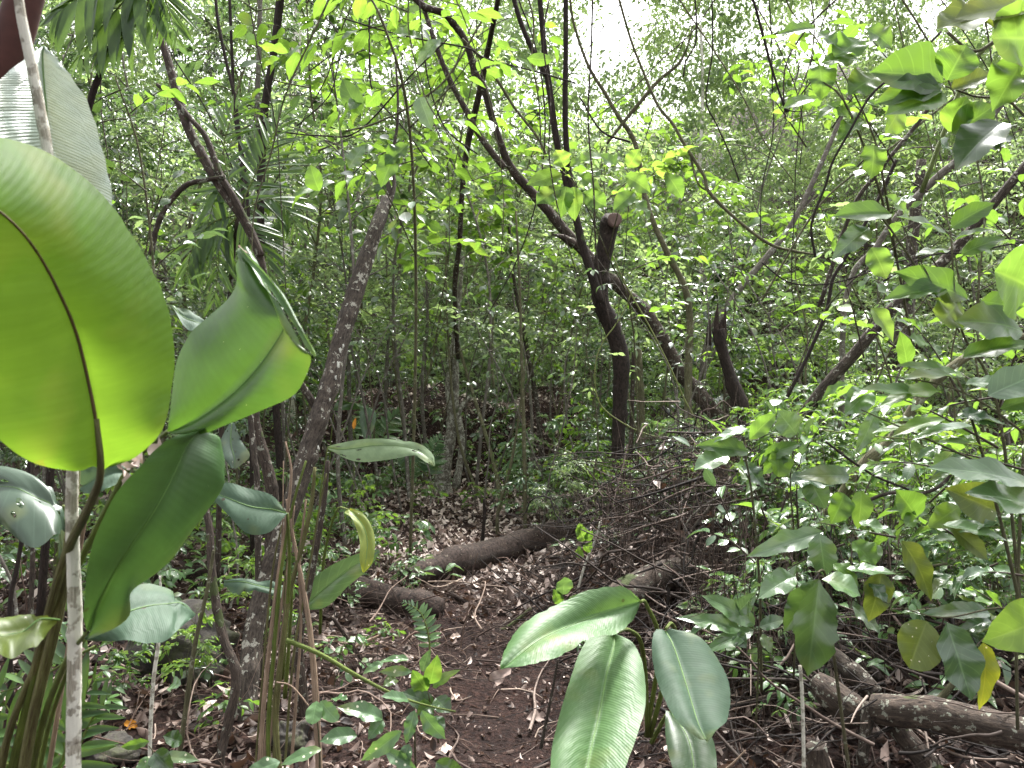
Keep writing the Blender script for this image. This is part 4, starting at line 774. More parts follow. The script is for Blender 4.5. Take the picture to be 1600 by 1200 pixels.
# dry stalk bundle left of the log
bb = on_ground(P(420, 1290, 2.5))
t = thing('stalk_bundle', bb, 'bundle of dry tan and green stalks standing in front of the leaning sapling', 'dead plant')
for pts, w, m_ in [
    ([(412, 1235, 5), (424, 1080, 5), (438, 960, 5), (452, 860, 4), (460, 790, 3)], 1, 'dry'), ([(452, 1240, 7), (462, 1100, 6), (470, 980, 5), (468, 880, 5), (478, 780, 4)], 1, 'dry'), ([(396, 1235, 4), (410, 1060, 4), (425, 900, 4), (440, 820, 3)], 1, 'stalk_brown'),
    ([(404, 1230, 9), (412, 1100, 9), (428, 950, 8), (445, 830, 7), (455, 740, 5), (446, 690, 3)], 1, 'dry'),
    ([(420, 1240, 9), (420, 1120, 9), (430, 1000, 9), (438, 900, 8), (455, 800, 6), (478, 720, 4)], 1, 'stalk'),
    ([(440, 1240, 11), (430, 1120, 12), (440, 1020, 10), (452, 930, 9), (470, 860, 9), (486, 790, 8), (492, 730, 6)], 1, 'stalk_brown'),
    ([(500, 1240, 14), (494, 1100, 13), (486, 1000, 11), (474, 920, 9), (460, 850, 7), (448, 780, 5)], 1, 'dry'),
    ([(415, 1230, 5), (432, 1060, 5), (446, 940, 5), (450, 860, 4), (448, 800, 3)], 1, 'dry'),
    ([(424, 1235, 6), (436, 1080, 6), (444, 980, 5), (446, 900, 5), (458, 820, 4)], 1, 'stalk_brown'),
    ([(442, 1240, 5), (458, 1030, 5), (476, 930, 4), (498, 800, 4), (510, 740, 3)], 1, 'stalk_brown'),
    ([(407, 1235, 4), (428, 1010, 4), (440, 860, 3), (443, 720, 2)], 1, 'dry')]:
    a, r = poly(pts, 2.45); g = Geo(); tube(g, a, r, 6, rough=.08); part('stalk', g, M[m_], t)
trunk_thing('broken_green_stem', 'broken green stem tilting down towards the path from the stalk bundle', 'stem', 'stalk', [([(447, 1000, 10), (500, 1022, 9), (560, 1057, 8), (620, 1087, 6), (670, 1103, 4), (712, 1112, 3.5)], 2.4, 2.45)], ground=False, n=8, rough=.04)

# ================================================================== LOGS, ROCK
def log(label, pts, sink=.3, m='rot', rough=.34, d_=None, ends=True, n=18):
    a = []; r = []
    for x, y, w in pts:
        if d_: dd = d_ if isinstance(d_, (int, float)) else d_[0] + (d_[1] - d_[0]) * len(a) / (len(pts) - 1)
        else: dd = depth_at(x, y + w * .35)
        a.append(P(x, y, dd)); r.append(w / 2 * dd / FPX)
    c = np.mean(a, axis=0); t = thing('fallen_log', on_ground(c), label, 'log')
    g = Geo(); tube(g, a, r, n, k=len(pts) * 12, rough=rough, seed=len(label)); part('bark', g, M[m], t)
    rr = np.random.default_rng(len(label))
    for e, o in ((0, 1), (-1, -2)):
        g = Geo()
        v = nrm(a[e] - a[o]); s = nrm(np.cross(v, [0, 0, 1.])); u = np.cross(s, v)
        for i in range(9):
            th = rr.random() * 2 * PI; q = a[e] + (s * math.cos(th) + u * math.sin(th)) * r[e] * rr.random() * .8
            tube(g, [q - v * .08, q + v * (.01 + .04 * rr.random())], [r[e] * .35, .003], 5, 4)
        part('splintered_end', g, M['rot'], t)
        return t
log('rotten log with pale fungus patches lying across the end of the path', [(632, 904, 34), (670, 893, 42), (710, 880, 48), (760, 867, 46), (810, 854, 44), (855, 842, 40), (908, 832, 32)])
log('smooth dark log left of the path pointing at the rotten one', [(500, 915, 34), (530, 920, 40), (580, 930, 44), (640, 942, 42), (692, 952, 32)], m='rot')
log('short thick log half buried in the debris above the pleated leaves', [(945, 945, 34), (970, 930, 42), (1000, 915, 44), (1035, 900, 44), (1075, 885, 36)], d_=(3.9, 4.3), m='bark_mid', rough=.2)
log('thin log end poking left out of the debris right of the central trunk', [(1003, 812, 16), (1030, 818, 22), (1070, 828, 24)], d_=5.6)
log('thick log running off the lower right corner', [(1368, 1108, 44), (1400, 1110, 48), (1450, 1114, 50), (1500, 1124, 50), (1560, 1138, 50), (1640, 1155, 48)], d_=(2.75, 2.5), m='bark_mid', rough=.1)
log('stubby log meeting the thick one in the lower right', [(1272, 1062, 30), (1290, 1078, 42), (1320, 1100, 44), (1352, 1118, 40)], d_=(2.9, 2.8), m='bark_mid', rough=.12)
log('slanting brown log above the stubby one on the right', [(1296, 1020, 24), (1320, 1040, 30), (1345, 1062, 32), (1368, 1085, 28)], d_=(3.1, 2.95), m='bark', rough=.1)
log('slim dark log resting above the slanting brown one', [(1295, 1005, 14), (1330, 1025, 18), (1362, 1050, 18), (1378, 1065, 14)], d_=(3.2, 3.05), m='bark_dark', rough=.1)
log('log sloping down under the thick one at the lower right', [(1400, 1135, 30), (1425, 1165, 34), (1455, 1200, 34), (1490, 1250, 34)], d_=(2.75, 2.6), m='bark_mid', rough=.12)
log('upright cut end of wood at the bottom right', [(1280, 1240, 34), (1278, 1190, 34), (1275, 1165, 32)], d_=2.6, m='bark_mid', rough=.08)
log('short dark log deep in the shade behind the crooked grey sapling', [(240, 905, 20), (300, 895, 22), (370, 892, 20)], m='rot')
for lab, pts, d_, m_ in [
    ('pale bare stick lying left of the path below the smooth log', [(510, 1022, 6), (545, 1015, 6), (565, 1005, 6), (590, 995, 6), (607, 985, 4)], 3.9, 'dry'),
    ('curved root lying on the path by the pale dead leaf', [(720, 985, 9), (750, 992, 10), (785, 985, 10), (810, 968, 8), (830, 950, 6)], 4.6, 'bark_olive'),
    ('brown stick slanting behind the smooth log', [(700, 925, 9), (725, 940, 10), (750, 955, 9)], 5.0, 'rot'),
    ('dark broken stick under the stalk bundle tips', [(520, 965, 8), (548, 1005, 8), (575, 1050, 7), (590, 1080, 6)], 3.9, 'rot'),
    ('grey stick slanting up beside the right debris', [(902, 925, 5), (915, 880, 5), (930, 845, 4), (938, 815, 4)], 4.6, 'bark_pale'),
    ('thick reddish root dropping from the lower right log joint', [(1360, 1100, 26), (1352, 1150, 22), (1345, 1210, 20)], 2.75, 'bark'),
    ('pale split stick behind the yellow leaf pair on the right', [(1455, 1105, 14), (1475, 1085, 14), (1495, 1060, 12)], 2.9, 'bark_olive'),
    ('thin bleached stick in the bottom right corner', [(1130, 1205, 4), (1150, 1188, 4), (1165, 1172, 3)], 2.4, 'dry'),
    ('thin stick leaning over the bright pleated leaf', [(845, 1170, 7), (855, 1120, 6), (865, 1070, 5), (872, 1030, 4)], 2.7, 'bark')]:
    trunk_thing('fallen_stick', lab, 'stick', m_, [(pts, d_)], ground=False, n=7)

import bmesh
def rock(label, px, py, d, s, seed):
    c = P(px, py, d); bm = bmesh.new(); bmesh.ops.create_icosphere(bm, subdivisions=5, radius=1.0)
    v = np.array([q.co for q in bm.verts]); nn = vnoise(v[:, 0] * 1.7 + 9, v[:, 1] * 1.7 + v[:, 2] * 2.3 + 5, seed) + .4 * vnoise(v[:, 0] * 5 + 9, v[:, 2] * 5 + v[:, 1] * 3 + 5, seed + 1)
    k = .62 + .5 * nn + .05 * vnoise(v[:, 0] * 14 + 9, v[:, 2] * 14 + v[:, 1] * 9 + 50, seed)
    for q, kk in zip(bm.verts, k): q.co = Vector((q.co.x * s[0] * kk, q.co.y * s[1] * kk, q.co.z * s[2] * kk))
    me = bpy.data.meshes.new('rock'); bm.to_mesh(me); bm.free(); me.materials.append(M['rock'])
    for p_ in me.polygons: p_.use_smooth = True
    o = bpy.data.objects.new('rock', me); C.objects.link(o); b = on_ground(c); o.location = (b[0], b[1], b[2] + s[2] * .35); tag(o, label, 'rock')
rock('large dark mossy boulder behind the very thin pale stem', 290, 1060, 3.9, (.27, .24, .20), 2)
rock('low black stone in front of the mossy boulder', 172, 1155, 3.0, (.10, .09, .06), 5)
rock('round moss covered stone at the foot of the stalk bundle', 455, 1115, 3.1, (.07, .07, .08), 7)

# ================================================================== LEAVES SET BY HAND ON SHRUBS
def leafpart(parent, bx, by, tx, ty, d, w, m, face=.6, rn=None, seed=0, label=None, bend=.25, rnd=False):
    """one blade from pixel base to pixel tip; w = width px; face: 1 looks at the viewer, 0 looks up"""
    a = P(bx, by, d); b = P(tx, ty, d - .05); L = np.linalg.norm(b - a); r = np.random.default_rng(int(abs(bx * 7 + by * 13 + tx)) + seed)
    tp = leaf_template(14, 4, (1.0 if rnd else .84 if m == 'seed' else 1.08) * w / math.hypot(tx - bx, ty - by), .5 if rnd else r.uniform(.36, .46), r.uniform(.1, .45), bend * r.uniform(.5, 1.8), .62 if rnd else .95, r.uniform(.08, .3), .04, sickle=r.uniform(-.07, .07), drip=0 if rnd else .14, seed=int(r.integers(99)), rag=.06 if r.random() < .6 else .22, curl=r.uniform(-.4, .4))
    g = Geo(); up = nrm(np.array([0, 0, 1.0]) * (1 - face) - FW * face + r.normal(0, .15, 3))
    leaves(g, tp, a, b - a, up, L, rn if rn is not None else r.random())
    return part('leaf', g, M[m], parent, label=label)
def shrub(label, base, stems, lvs, sprays=(), name='leafy_shrub', cat='shrub', m_st='bark_olive'):
    t = thing(name, on_ground(P(*base)), label, cat); r = np.random.default_rng(len(label) * 7 + len(lvs))
    for pts, w in stems:
        g = Geo(); a = [P(*q) for q in pts]; tube(g, a, np.linspace(w, w * .4, len(a)), 6, rough=.08); part('stem', g, M[m_st], t)
    for q in lvs: leafpart(t, *q)
    by = {}
    for (x0, y0, d0, x1, y1, d1, n, s, m, *o) in sprays:
        mid = P((x0 + x1) / 2, (y0 + y1) / 2 - 8, (d0 + d1) / 2) + r.normal(0, .01, 3)
        c = crom([P(x0, y0, d0), mid, P(x1, y1, d1)], 12)
        G, S = Geo(), Geo()
        spray_on(G, T_HI if s > 45 else T_MID, c, n, s * (d0 + d1) / 2 / FPX, r, whorl='w' in o, spread=50)
        tube(S, c[::3], [.0035, .003, .002, .001], 5, 7, cap=False, rn=.4)
        part('foliage', G, M[m], t); part('twig', S, M['twig'], t)
    return t

shrub('big leaved shrub with a whorl of soft green leaves in the top right corner', (1700, 1250, 2.2),
    [([(1760, 900, 2.2), (1700, 400, 2.25), (1600, 180, 2.3), (1520, 150, 2.3), (1478, 135, 2.3)], .006), ([(1700, 400, 2.25), (1640, 60, 2.0), (1560, 10, 2.0), (1480, -10, 2.0)], .005)],
    [(1476, 132, 1388, 88, 2.3, 78, 'green', .75), (1478, 128, 1510, 68, 2.3, 70, 'green', .8), (1474, 140, 1390, 132, 2.28, 46, 'green', .6), (1482, 142, 1560, 108, 2.3, 50, 'olive', .6), (1480, 146, 1400, 160, 2.26, 48, 'green', .5),
     (1484, 210, 1560, 165, 2.25, 62, 'green', .7), (1482, 208, 1510, 150, 2.28, 50, 'green', .6), (1490, 232, 1580, 190, 2.2, 60, 'dark', .5), (1570, 190, 1490, 235, 2.15, 52, 'dark', .3), (1440, 205, 1500, 222, 2.2, 36, 'gloss', .3),
     (1620, 10, 1500, 4, 2.0, 66, 'olive', .5), (1640, 60, 1555, 60, 2.0, 90, 'lime', .9, None, 0, None, .1, True), (1560, 20, 1470, 30, 2.0, 70, 'olive', .5), (1620, 150, 1590, 120, 2.1, 40, 'yellow', .8), (1600, 95, 1560, 145, 2.05, 46, 'green', .7)])
shrub('slender shrub with oval leaves spread along arching twigs at the upper right', (1420, 1000, 4.4),
    [([(1420, 1000, 4.4), (1440, 700, 4.2), (1400, 400, 3.4), (1330, 180, 3.0), (1276, 120, 3.0)], .008), ([(1400, 400, 3.4), (1380, 280, 3.1), (1360, 200, 3.0), (1300, 80, 3.0)], .006)],
    [(1276, 45, 1218, 42, 3.0, 22, 'green', .6), (1276, 50, 1312, 62, 3.0, 28, 'green', .6), (1280, 100, 1290, 140, 3.0, 34, 'green', .9), (1345, 60, 1310, 85, 3.0, 40, 'green', .7), (1350, 45, 1400, 60, 3.0, 45, 'green', .6),
     (1372, 120, 1330, 132, 3.0, 40, 'green', .7), (1405, 170, 1395, 200, 3.0, 30, 'lime', .9), (1276, 155, 1230, 150, 3.0, 20, 'green', .4), (1320, 165, 1275, 170, 3.0, 18, 'green', .3), (1345, 95, 1300, 75, 3.0, 34, 'green', .6),
     (1365, 225, 1368, 268, 3.0, 34, 'lime', .9), (1350, 190, 1310, 200, 3.0, 24, 'green', .6), (1330, 190, 1300, 155, 3.0, 26, 'lime', .6)],
    [(1250, 150, 3.1, 1350, 30, 3.1, 9, 42, 'green'), (1300, 200, 3.1, 1400, 90, 3.1, 9, 44, 'green'), (1340, 260, 3.1, 1430, 180, 3.1, 8, 40, 'lime'), (1260, 230, 3.2, 1180, 120, 3.2, 8, 34, 'lime'), (1400, 260, 3.2, 1300, 130, 3.2, 10, 38, 'green'), (1420, 140, 3.2, 1330, 30, 3.2, 10, 38, 'green'), (1300, 120, 3.3, 1220, 60, 3.3, 8, 36, 'green'), (1450, 300, 3.1, 1340, 260, 3.2, 9, 40, 'green')])
shrub('shrub with four upswept oval leaves in front of the right diagonal limb', (1560, 1150, 2.1),
    [([(1600, 1000, 2.1), (1560, 640, 2.05), (1500, 510, 2.0), (1486, 375, 2.0)], .005), ([(1500, 510, 2.0), (1450, 430, 2.0), (1400, 330, 2.0)], .003)],
    [(1485, 372, 1420, 318, 2.0, 36, 'green', .6), (1483, 358, 1552, 308, 2.0, 40, 'green', .55), (1488, 378, 1545, 346, 2.0, 26, 'green', .4), (1500, 398, 1568, 362, 2.0, 30, 'green', .5), (1484, 392, 1438, 385, 2.0, 20, 'green', .3),
     (1396, 335, 1310, 328, 2.1, 34, 'green', .5), (1396, 320, 1430, 308, 2.1, 30, 'gloss', .4), (1360, 355, 1310, 385, 2.1, 26, 'gloss', .7), (1482, 450, 1398, 448, 2.0, 30, 'green', .6), (1515, 470, 1430, 412, 2.0, 42, 'green', .6),
     (1500, 470, 1475, 500, 2.0, 46, 'green', .8, None, 0, None, .1, True), (1530, 470, 1600, 480, 1.95, 50, 'green', .6), (1600, 520, 1530, 475, 1.9, 60, 'green', .6), (1610, 450, 1560, 420, 1.8, 90, 'lime', .85, .2, 0, None, .1, True),
     (1418, 575, 1412, 520, 2.1, 24, 'green', .8), (1500, 560, 1620, 520, 1.9, 46, 'green', .5), (1420, 340, 1395, 300, 2.2, 28, 'lime', .7), (1360, 385, 1390, 430, 2.2, 36, 'lime', .8), (1360, 480, 1405, 520, 2.2, 34, 'lime', .8)],
    [(1500, 620, 2.2, 1400, 480, 2.3, 8, 52, 'green'), (1350, 560, 2.8, 1300, 380, 2.8, 9, 44, 'lime'), (1560, 640, 2.1, 1600, 500, 2.0, 6, 60, 'green'), (1620, 420, 2.3, 1500, 300, 2.4, 8, 48, 'green'), (1420, 560, 2.8, 1280, 480, 2.9, 10, 38, 'green'), (1480, 440, 2.8, 1380, 330, 2.9, 9, 38, 'lime'), (1640, 360, 2.4, 1560, 240, 2.4, 7, 46, 'green')])
shrub('layered shrub of long flat leaves reaching in from the right edge', (1640, 1200, 1.9),
    [([(1640, 1150, 1.9), (1560, 800, 1.85), (1510, 630, 1.8), (1495, 590, 1.8)], .005), ([(1700, 760, 1.75), (1520, 620, 1.8), (1380, 585, 1.85)], .004), ([(1700, 800, 1.8), (1480, 700, 1.85), (1345, 640, 1.9)], .004)],
    [(1450, 620, 1350, 590, 1.85, 26, 'green', .4), (1470, 612, 1395, 596, 1.85, 34, 'lime', .35), (1500, 590, 1420, 570, 1.85, 22, 'green', .3), (1505, 602, 1590, 585, 1.8, 40, 'gloss', .25), (1540, 620, 1640, 570, 1.75, 60, 'gloss', .3),
     (1500, 585, 1410, 555, 1.9, 20, 'green', .3), (1560, 640, 1640, 610, 1.75, 40, 'green', .4), (1500, 640, 1560, 660, 1.8, 36, 'gloss', .4), (1530, 670, 1440, 650, 1.85, 26, 'gloss', .2), (1480, 655, 1400, 660, 1.85, 22, 'lime', .3),
     (1440, 670, 1370, 655, 1.9, 18, 'gloss', .2), (1490, 655, 1575, 640, 1.8, 34, 'gloss', .3, 1.0), (1540, 700, 1480, 670, 1.8, 30, 'green', .4), (1620, 760, 1468, 702, 1.7, 44, 'gloss', .45, .7), (1640, 800, 1540, 750, 1.7, 50, 'gloss', .35, .9),
     (1600, 690, 1640, 720, 1.8, 40, 'green', .6), (1368, 640, 1352, 700, 2.0, 22, 'gloss', .5, 1.0), (1360, 610, 1325, 640, 2.1, 30, 'gloss', .4)],
    [(1560, 700, 1.95, 1330, 600, 2.1, 10, 62, 'green'), (1620, 740, 1.9, 1400, 690, 2.1, 9, 60, 'gloss'), (1600, 640, 1.9, 1440, 560, 2.2, 8, 55, 'lime'), (1640, 780, 2.2, 1500, 740, 2.3, 9, 48, 'green'), (1560, 620, 2.4, 1380, 680, 2.5, 10, 46, 'green'), (1500, 740, 2.5, 1330, 730, 2.6, 10, 42, 'gloss'), (1620, 560, 2.2, 1500, 500, 2.3, 8, 46, 'green')])
shrub('young shrub with one round leaf in front of the leaning black snag', (1190, 1080, 2.7),
    [([(1190, 1080, 2.7), (1186, 900, 2.5), (1170, 740, 2.4), (1150, 690, 2.4)], .005), ([(1240, 1060, 2.6), (1245, 900, 2.45), (1235, 760, 2.35), (1240, 700, 2.35)], .004)],
    [(1172, 708, 1105, 685, 2.4, 28, 'green', .5), (1170, 688, 1208, 645, 2.4, 26, 'lime', .7), (1192, 715, 1245, 690, 2.35, 26, 'green', .6), (1215, 700, 1218, 742, 2.35, 38, 'lime', .9, .5, 0, None, .1, True), (1140, 712, 1090, 718, 2.4, 32, 'gloss', .3, 1.0),
     (1225, 700, 1205, 735, 2.35, 24, 'green', .8), (1245, 680, 1225, 650, 2.4, 30, 'gloss', .6), (1170, 670, 1120, 672, 2.42, 18, 'gloss', .2), (1262, 745, 1290, 790, 2.3, 40, 'gloss', .8, .8), (1232, 752, 1300, 742, 2.3, 38, 'gloss', .4),
     (1330, 745, 1265, 735, 2.2, 26, 'gloss', .4), (1160, 720, 1195, 760, 2.45, 30, 'gloss', .6), (1320, 770, 1308, 810, 2.2, 32, 'green', .8), (1345, 765, 1350, 820, 2.2, 32, 'lime', .8), (1432, 810, 1412, 770, 2.1, 34, 'green', .8)],
    [(1200, 820, 2.5, 1130, 680, 2.5, 9, 50, 'green'), (1250, 850, 2.4, 1260, 680, 2.4, 9, 52, 'gloss'), (1220, 800, 2.6, 1300, 640, 2.6, 9, 44, 'green'), (1150, 840, 2.8, 1080, 700, 2.9, 8, 40, 'gloss'), (1280, 800, 2.7, 1200, 620, 2.9, 10, 38, 'gloss'), (1330, 820, 2.7, 1380, 700, 2.8, 9, 40, 'green'), (1180, 880, 2.8, 1100, 830, 2.9, 8, 36, 'gloss')])
shrub('dark glossy shrub with one huge hanging leaf at the lower right', (1330, 1180, 2.3),
    [([(1330, 1230, 2.4), (1300, 1000, 2.2), (1290, 900, 2.05), (1275, 895, 2.0)], .006), ([(1480, 880, 2.0), (1400, 895, 2.0), (1340, 905, 2.0), (1280, 900, 2.0)], .0035), ([(1640, 960, 1.9), (1560, 950, 1.9), (1470, 965, 1.9), (1380, 940, 1.95)], .003)],
    [(1280, 905, 1262, 1058, 1.95, 72, 'dark', .8, .8, 0, 'large dark leaf with a wet shine', .15), (1282, 902, 1235, 985, 2.0, 50, 'dark', .6), (1282, 905, 1345, 915, 1.98, 52, 'gloss', .3, 1.0), (1320, 888, 1400, 890, 2.0, 34, 'gloss', .25, 1.0),
     (1378, 890, 1368, 968, 2.0, 44, 'olive', .85, .1), (1300, 880, 1345, 905, 2.02, 30, 'green', .5), (1406, 842, 1482, 935, 1.95, 44, 'olive', .8, .1), (1480, 820, 1550, 870, 1.9, 36, 'olive', .6, .1), (1450, 968, 1418, 1040, 1.9, 66, 'olive', .9, .6, 0, None, .1, True),
     (1478, 968, 1520, 1096, 1.85, 70, 'gloss', .85, .05, 0, 'slate green leaf beside a yellow one', .1), (1535, 1000, 1560, 1115, 1.88, 42, 'yellow', .85, .2), (1640, 960, 1570, 1000, 1.8, 60, 'lime', .8), (1550, 960, 1470, 940, 1.95, 22, 'gloss', .3), (1550, 970, 1500, 975, 1.95, 16, 'gloss', .3),
     (1355, 905, 1390, 935, 2.0, 26, 'gloss', .5), (1330, 945, 1380, 985, 2.05, 30, 'gloss', .6), (1280, 830, 1290, 895, 2.1, 46, 'gloss', .6), (1330, 845, 1370, 880, 2.05, 40, 'green', .5), (1290, 830, 1180, 860, 2.15, 34, 'gloss', .4), (1340, 815, 1400, 830, 2.1, 34, 'gloss', .3, 1.0),
     (1490, 830, 1560, 810, 1.9, 34, 'gloss', .4), (1470, 820, 1575, 825, 1.88, 40, 'gloss', .35), (1500, 790, 1460, 820, 1.95, 26, 'lime', .6), (1560, 800, 1500, 770, 1.9, 44, 'olive', .7), (1400, 960, 1440, 950, 2.0, 18, 'gloss', .3), (1245, 900, 1190, 915, 2.15, 34, 'gloss', .35)],
    [(1320, 850, 2.2, 1180, 930, 2.3, 8, 48, 'gloss'), (1520, 860, 2.0, 1420, 800, 2.1, 7, 55, 'green'), (1600, 900, 1.95, 1500, 900, 2.0, 7, 55, 'gloss'), (1400, 840, 2.3, 1250, 810, 2.4, 9, 48, 'gloss'), (1620, 1000, 2.2, 1480, 900, 2.3, 9, 46, 'green'), (1560, 880, 2.4, 1420, 930, 2.5, 9, 42, 'gloss'), (1350, 960, 2.5, 1220, 900, 2.6, 8, 44, 'gloss'), (1640, 1060, 2.1, 1540, 960, 2.2, 8, 46, 'olive'), (1480, 760, 2.3, 1360, 860, 2.4, 9, 50, 'green'), (1300, 880, 2.6, 1190, 800, 2.7, 9, 42, 'green')])
shrub('low sprig of paired grey green leaflets above the dull smooth leaf', (1180, 1120, 2.9),
    [([(1180, 1150, 2.8), (1185, 1040, 2.6), (1182, 985, 2.5)], .004), ([(1182, 985, 2.5), (1120, 955, 2.5), (1075, 965, 2.5)], .002), ([(1182, 985, 2.5), (1150, 990, 2.5), (1110, 1000, 2.5)], .002)],
    [(1182, 978, 1120, 928, 2.5, 30, 'gloss', .6), (1160, 985, 1078, 955, 2.5, 24, 'gloss', .5), (1180, 985, 1110, 1002, 2.5, 24, 'gloss', .5), (1185, 980, 1222, 965, 2.5, 22, 'gloss', .5), (1150, 990, 1165, 1010, 2.5, 20, 'gloss', .6), (1115, 975, 1068, 980, 2.5, 16, 'gloss', .3), (1190, 990, 1205, 1015, 2.5, 18, 'gloss', .6), (1150, 960, 1180, 930, 2.5, 20, 'gloss', .5)])
shrub('bright yellow green leaf cluster sprouting before the sawn stub', (985, 840, 5.6),
    [([(1000, 850, 5.6), (990, 520, 4.9), (950, 400, 4.3), (905, 300, 4.0), (880, 268, 4.0)], .006), ([(950, 400, 4.3), (970, 320, 4.1), (1000, 280, 4.0)], .004), ([(905, 300, 4.0), (890, 255, 4.0), (905, 240, 4.0)], .003)],
    [(880, 272, 826, 282, 4.0, 28, 'lime', .8), (878, 292, 838, 312, 4.0, 32, 'lime', .85), (880, 268, 845, 242, 4.0, 22, 'lime', .6), (882, 262, 872, 235, 4.0, 28, 'lime', .8), (888, 262, 925, 240, 4.0, 28, 'lime', .6), (885, 290, 875, 330, 4.0, 30, 'lime', .9), (895, 290, 900, 340, 4.0, 26, 'lime', .9),
     (900, 275, 940, 285, 4.0, 24, 'lime', .6), (910, 300, 945, 320, 4.0, 30, 'lime', .7), (975, 275, 1018, 290, 4.0, 30, 'lime', .7), (970, 265, 940, 240, 4.0, 30, 'lime', .6), (980, 262, 1000, 235, 4.0, 26, 'lime', .7), (950, 250, 905, 235, 4.05, 26, 'lime', .5), (985, 310, 1020, 330, 4.0, 26, 'lime', .7), (940, 262, 965, 250, 4.0, 24, 'lime', .5), (992, 300, 960, 325, 4.0, 24, 'green', .7), (1040, 270, 1068, 300, 4.2, 26, 'lime', .7)],
    [(940, 320, 4.2, 1040, 250, 4.2, 10, 34, 'lime'), (900, 290, 4.1, 850, 240, 4.1, 7, 30, 'lime'), (1000, 300, 4.2, 1060, 240, 4.2, 8, 30, 'lime'), (990, 420, 4.5, 1090, 400, 4.6, 10, 30, 'green'), (980, 500, 4.7, 1070, 470, 4.8, 9, 28, 'green')])
shrub('overhanging branch of broad leaves left of the twisted liana, some bluish', (640, 900, 5.6),
    [([(640, 900, 5.6), (650, 500, 5.0), (640, 200, 4.3), (600, 40, 4.0), (560, -30, 4.0)], .012), ([(650, 400, 4.8), (590, 280, 4.2), (500, 210, 4.0)], .005), ([(640, 200, 4.3), (700, 140, 4.1), (760, 60, 4.0)], .005)],
    [(545, 265, 560, 225, 4.0, 30, 'gloss', .6, .9), (620, 240, 590, 280, 3.9, 36, 'green', .6), (655, 150, 672, 200, 4.0, 28, 'gloss', .8, .9), (640, 225, 600, 250, 3.9, 34, 'green', .6), (690, 60, 650, 90, 4.0, 26, 'gloss', .7, 1.0), (500, 300, 480, 260, 4.0, 30, 'green', .8), (660, 60, 615, 45, 4.0, 34, 'green', .7), (565, 180, 530, 120, 4.0, 34, 'green', .7)],
    [(600, 40, 4.0, 440, 90, 4.0, 11, 56, 'green'), (640, 130, 4.1, 520, 180, 4.0, 10, 52, 'green'), (650, 250, 4.3, 480, 300, 4.1, 11, 48, 'green'), (620, 60, 4.0, 740, 20, 4.0, 9, 50, 'green'), (660, 200, 4.3, 800, 190, 4.2, 10, 46, 'green'), (640, 20, 4.2, 500, -10, 4.1, 10, 54, 'green'), (660, 300, 4.5, 600, 380, 4.4, 8, 44, 'gloss'), (700, 140, 4.1, 820, 90, 4.1, 9, 46, 'green')])
shrub('branch of small dark drooping leaves left of the curled paddle leaf', (250, 880, 3.9),
    [([(250, 880, 3.9), (245, 500, 3.8), (220, 250, 3.7), (180, 120, 3.6)], .008)], [],
    [(240, 420, 3.8, 330, 360, 3.8, 9, 36, 'gloss'), (230, 300, 3.7, 150, 250, 3.7, 9, 40, 'dark'), (235, 350, 3.7, 290, 260, 3.7, 9, 38, 'dark'), (200, 180, 3.7, 300, 130, 3.7, 9, 40, 'green'), (190, 140, 3.6, 110, 200, 3.6, 8, 40, 'dark'), (240, 480, 3.8, 300, 440, 3.8, 8, 34, 'gloss')])
shrub('pair of white spotted leaves on a seedling at the bottom centre left', (655, 1190, 2.5),
    [([(650, 1230, 2.5), (648, 1150, 2.4), (648, 1105, 2.35)], .004), ([(640, 1160, 2.4), (600, 1140, 2.4), (560, 1115, 2.4)], .003)],
    [(648, 1108, 636, 1162, 2.3, 30, 'seed', .8, .3), (658, 1108, 685, 1160, 2.3, 34, 'seed', .8, .3), (630, 1140, 565, 1192, 2.25, 36, 'seed', .55, .8), (600, 1125, 540, 1095, 2.35, 36, 'seed', .6, .3), (560, 1150, 508, 1145, 2.35, 34, 'seed', .5, .3), (600, 1125, 575, 1150, 2.35, 30, 'seed', .6, .4),
     (505, 1170, 442, 1180, 2.2, 30, 'seed', .5, .6), (640, 1160, 620, 1215, 2.3, 30, 'seed', .6), (600, 1170, 650, 1205, 2.3, 28, 'seed', .5), (680, 1190, 720, 1215, 2.3, 30, 'dark', .5), (640, 1095, 600, 1085, 2.4, 26, 'seed', .5), (440, 1190, 380, 1205, 2.0, 34, 'seed', .4)], name='seedling', cat='seedling')
shrub('lobed bright green sprig growing at the left side of the path', (680, 1130, 2.9),
    [([(685, 1160, 2.9), (675, 1110, 2.8), (665, 1065, 2.75)], .004)],
    [(668, 1080, 645, 1055, 2.75, 22, 'green', .8), (672, 1070, 680, 1032, 2.75, 20, 'green', .8), (675, 1075, 705, 1045, 2.75, 16, 'green', .6), (675, 1100, 655, 1115, 2.75, 26, 'green', .7, .1), (680, 1090, 700, 1110, 2.75, 26, 'dark', .7), (672, 1120, 690, 1140, 2.75, 26, 'dark', .7), (660, 1050, 668, 1020, 2.8, 12, 'gloss', .7), (645, 1050, 600, 1045, 2.85, 20, 'seed', .5), (620, 1060, 600, 1070, 2.85, 20, 'seed', .5), (600, 1035, 570, 1045, 2.9, 18, 'seed', .5), (640, 1030, 598, 1025, 2.9, 16, 'seed', .4), (680, 1105, 640, 1080, 2.8, 26, 'dark', .6)], name='seedling', cat='seedling')
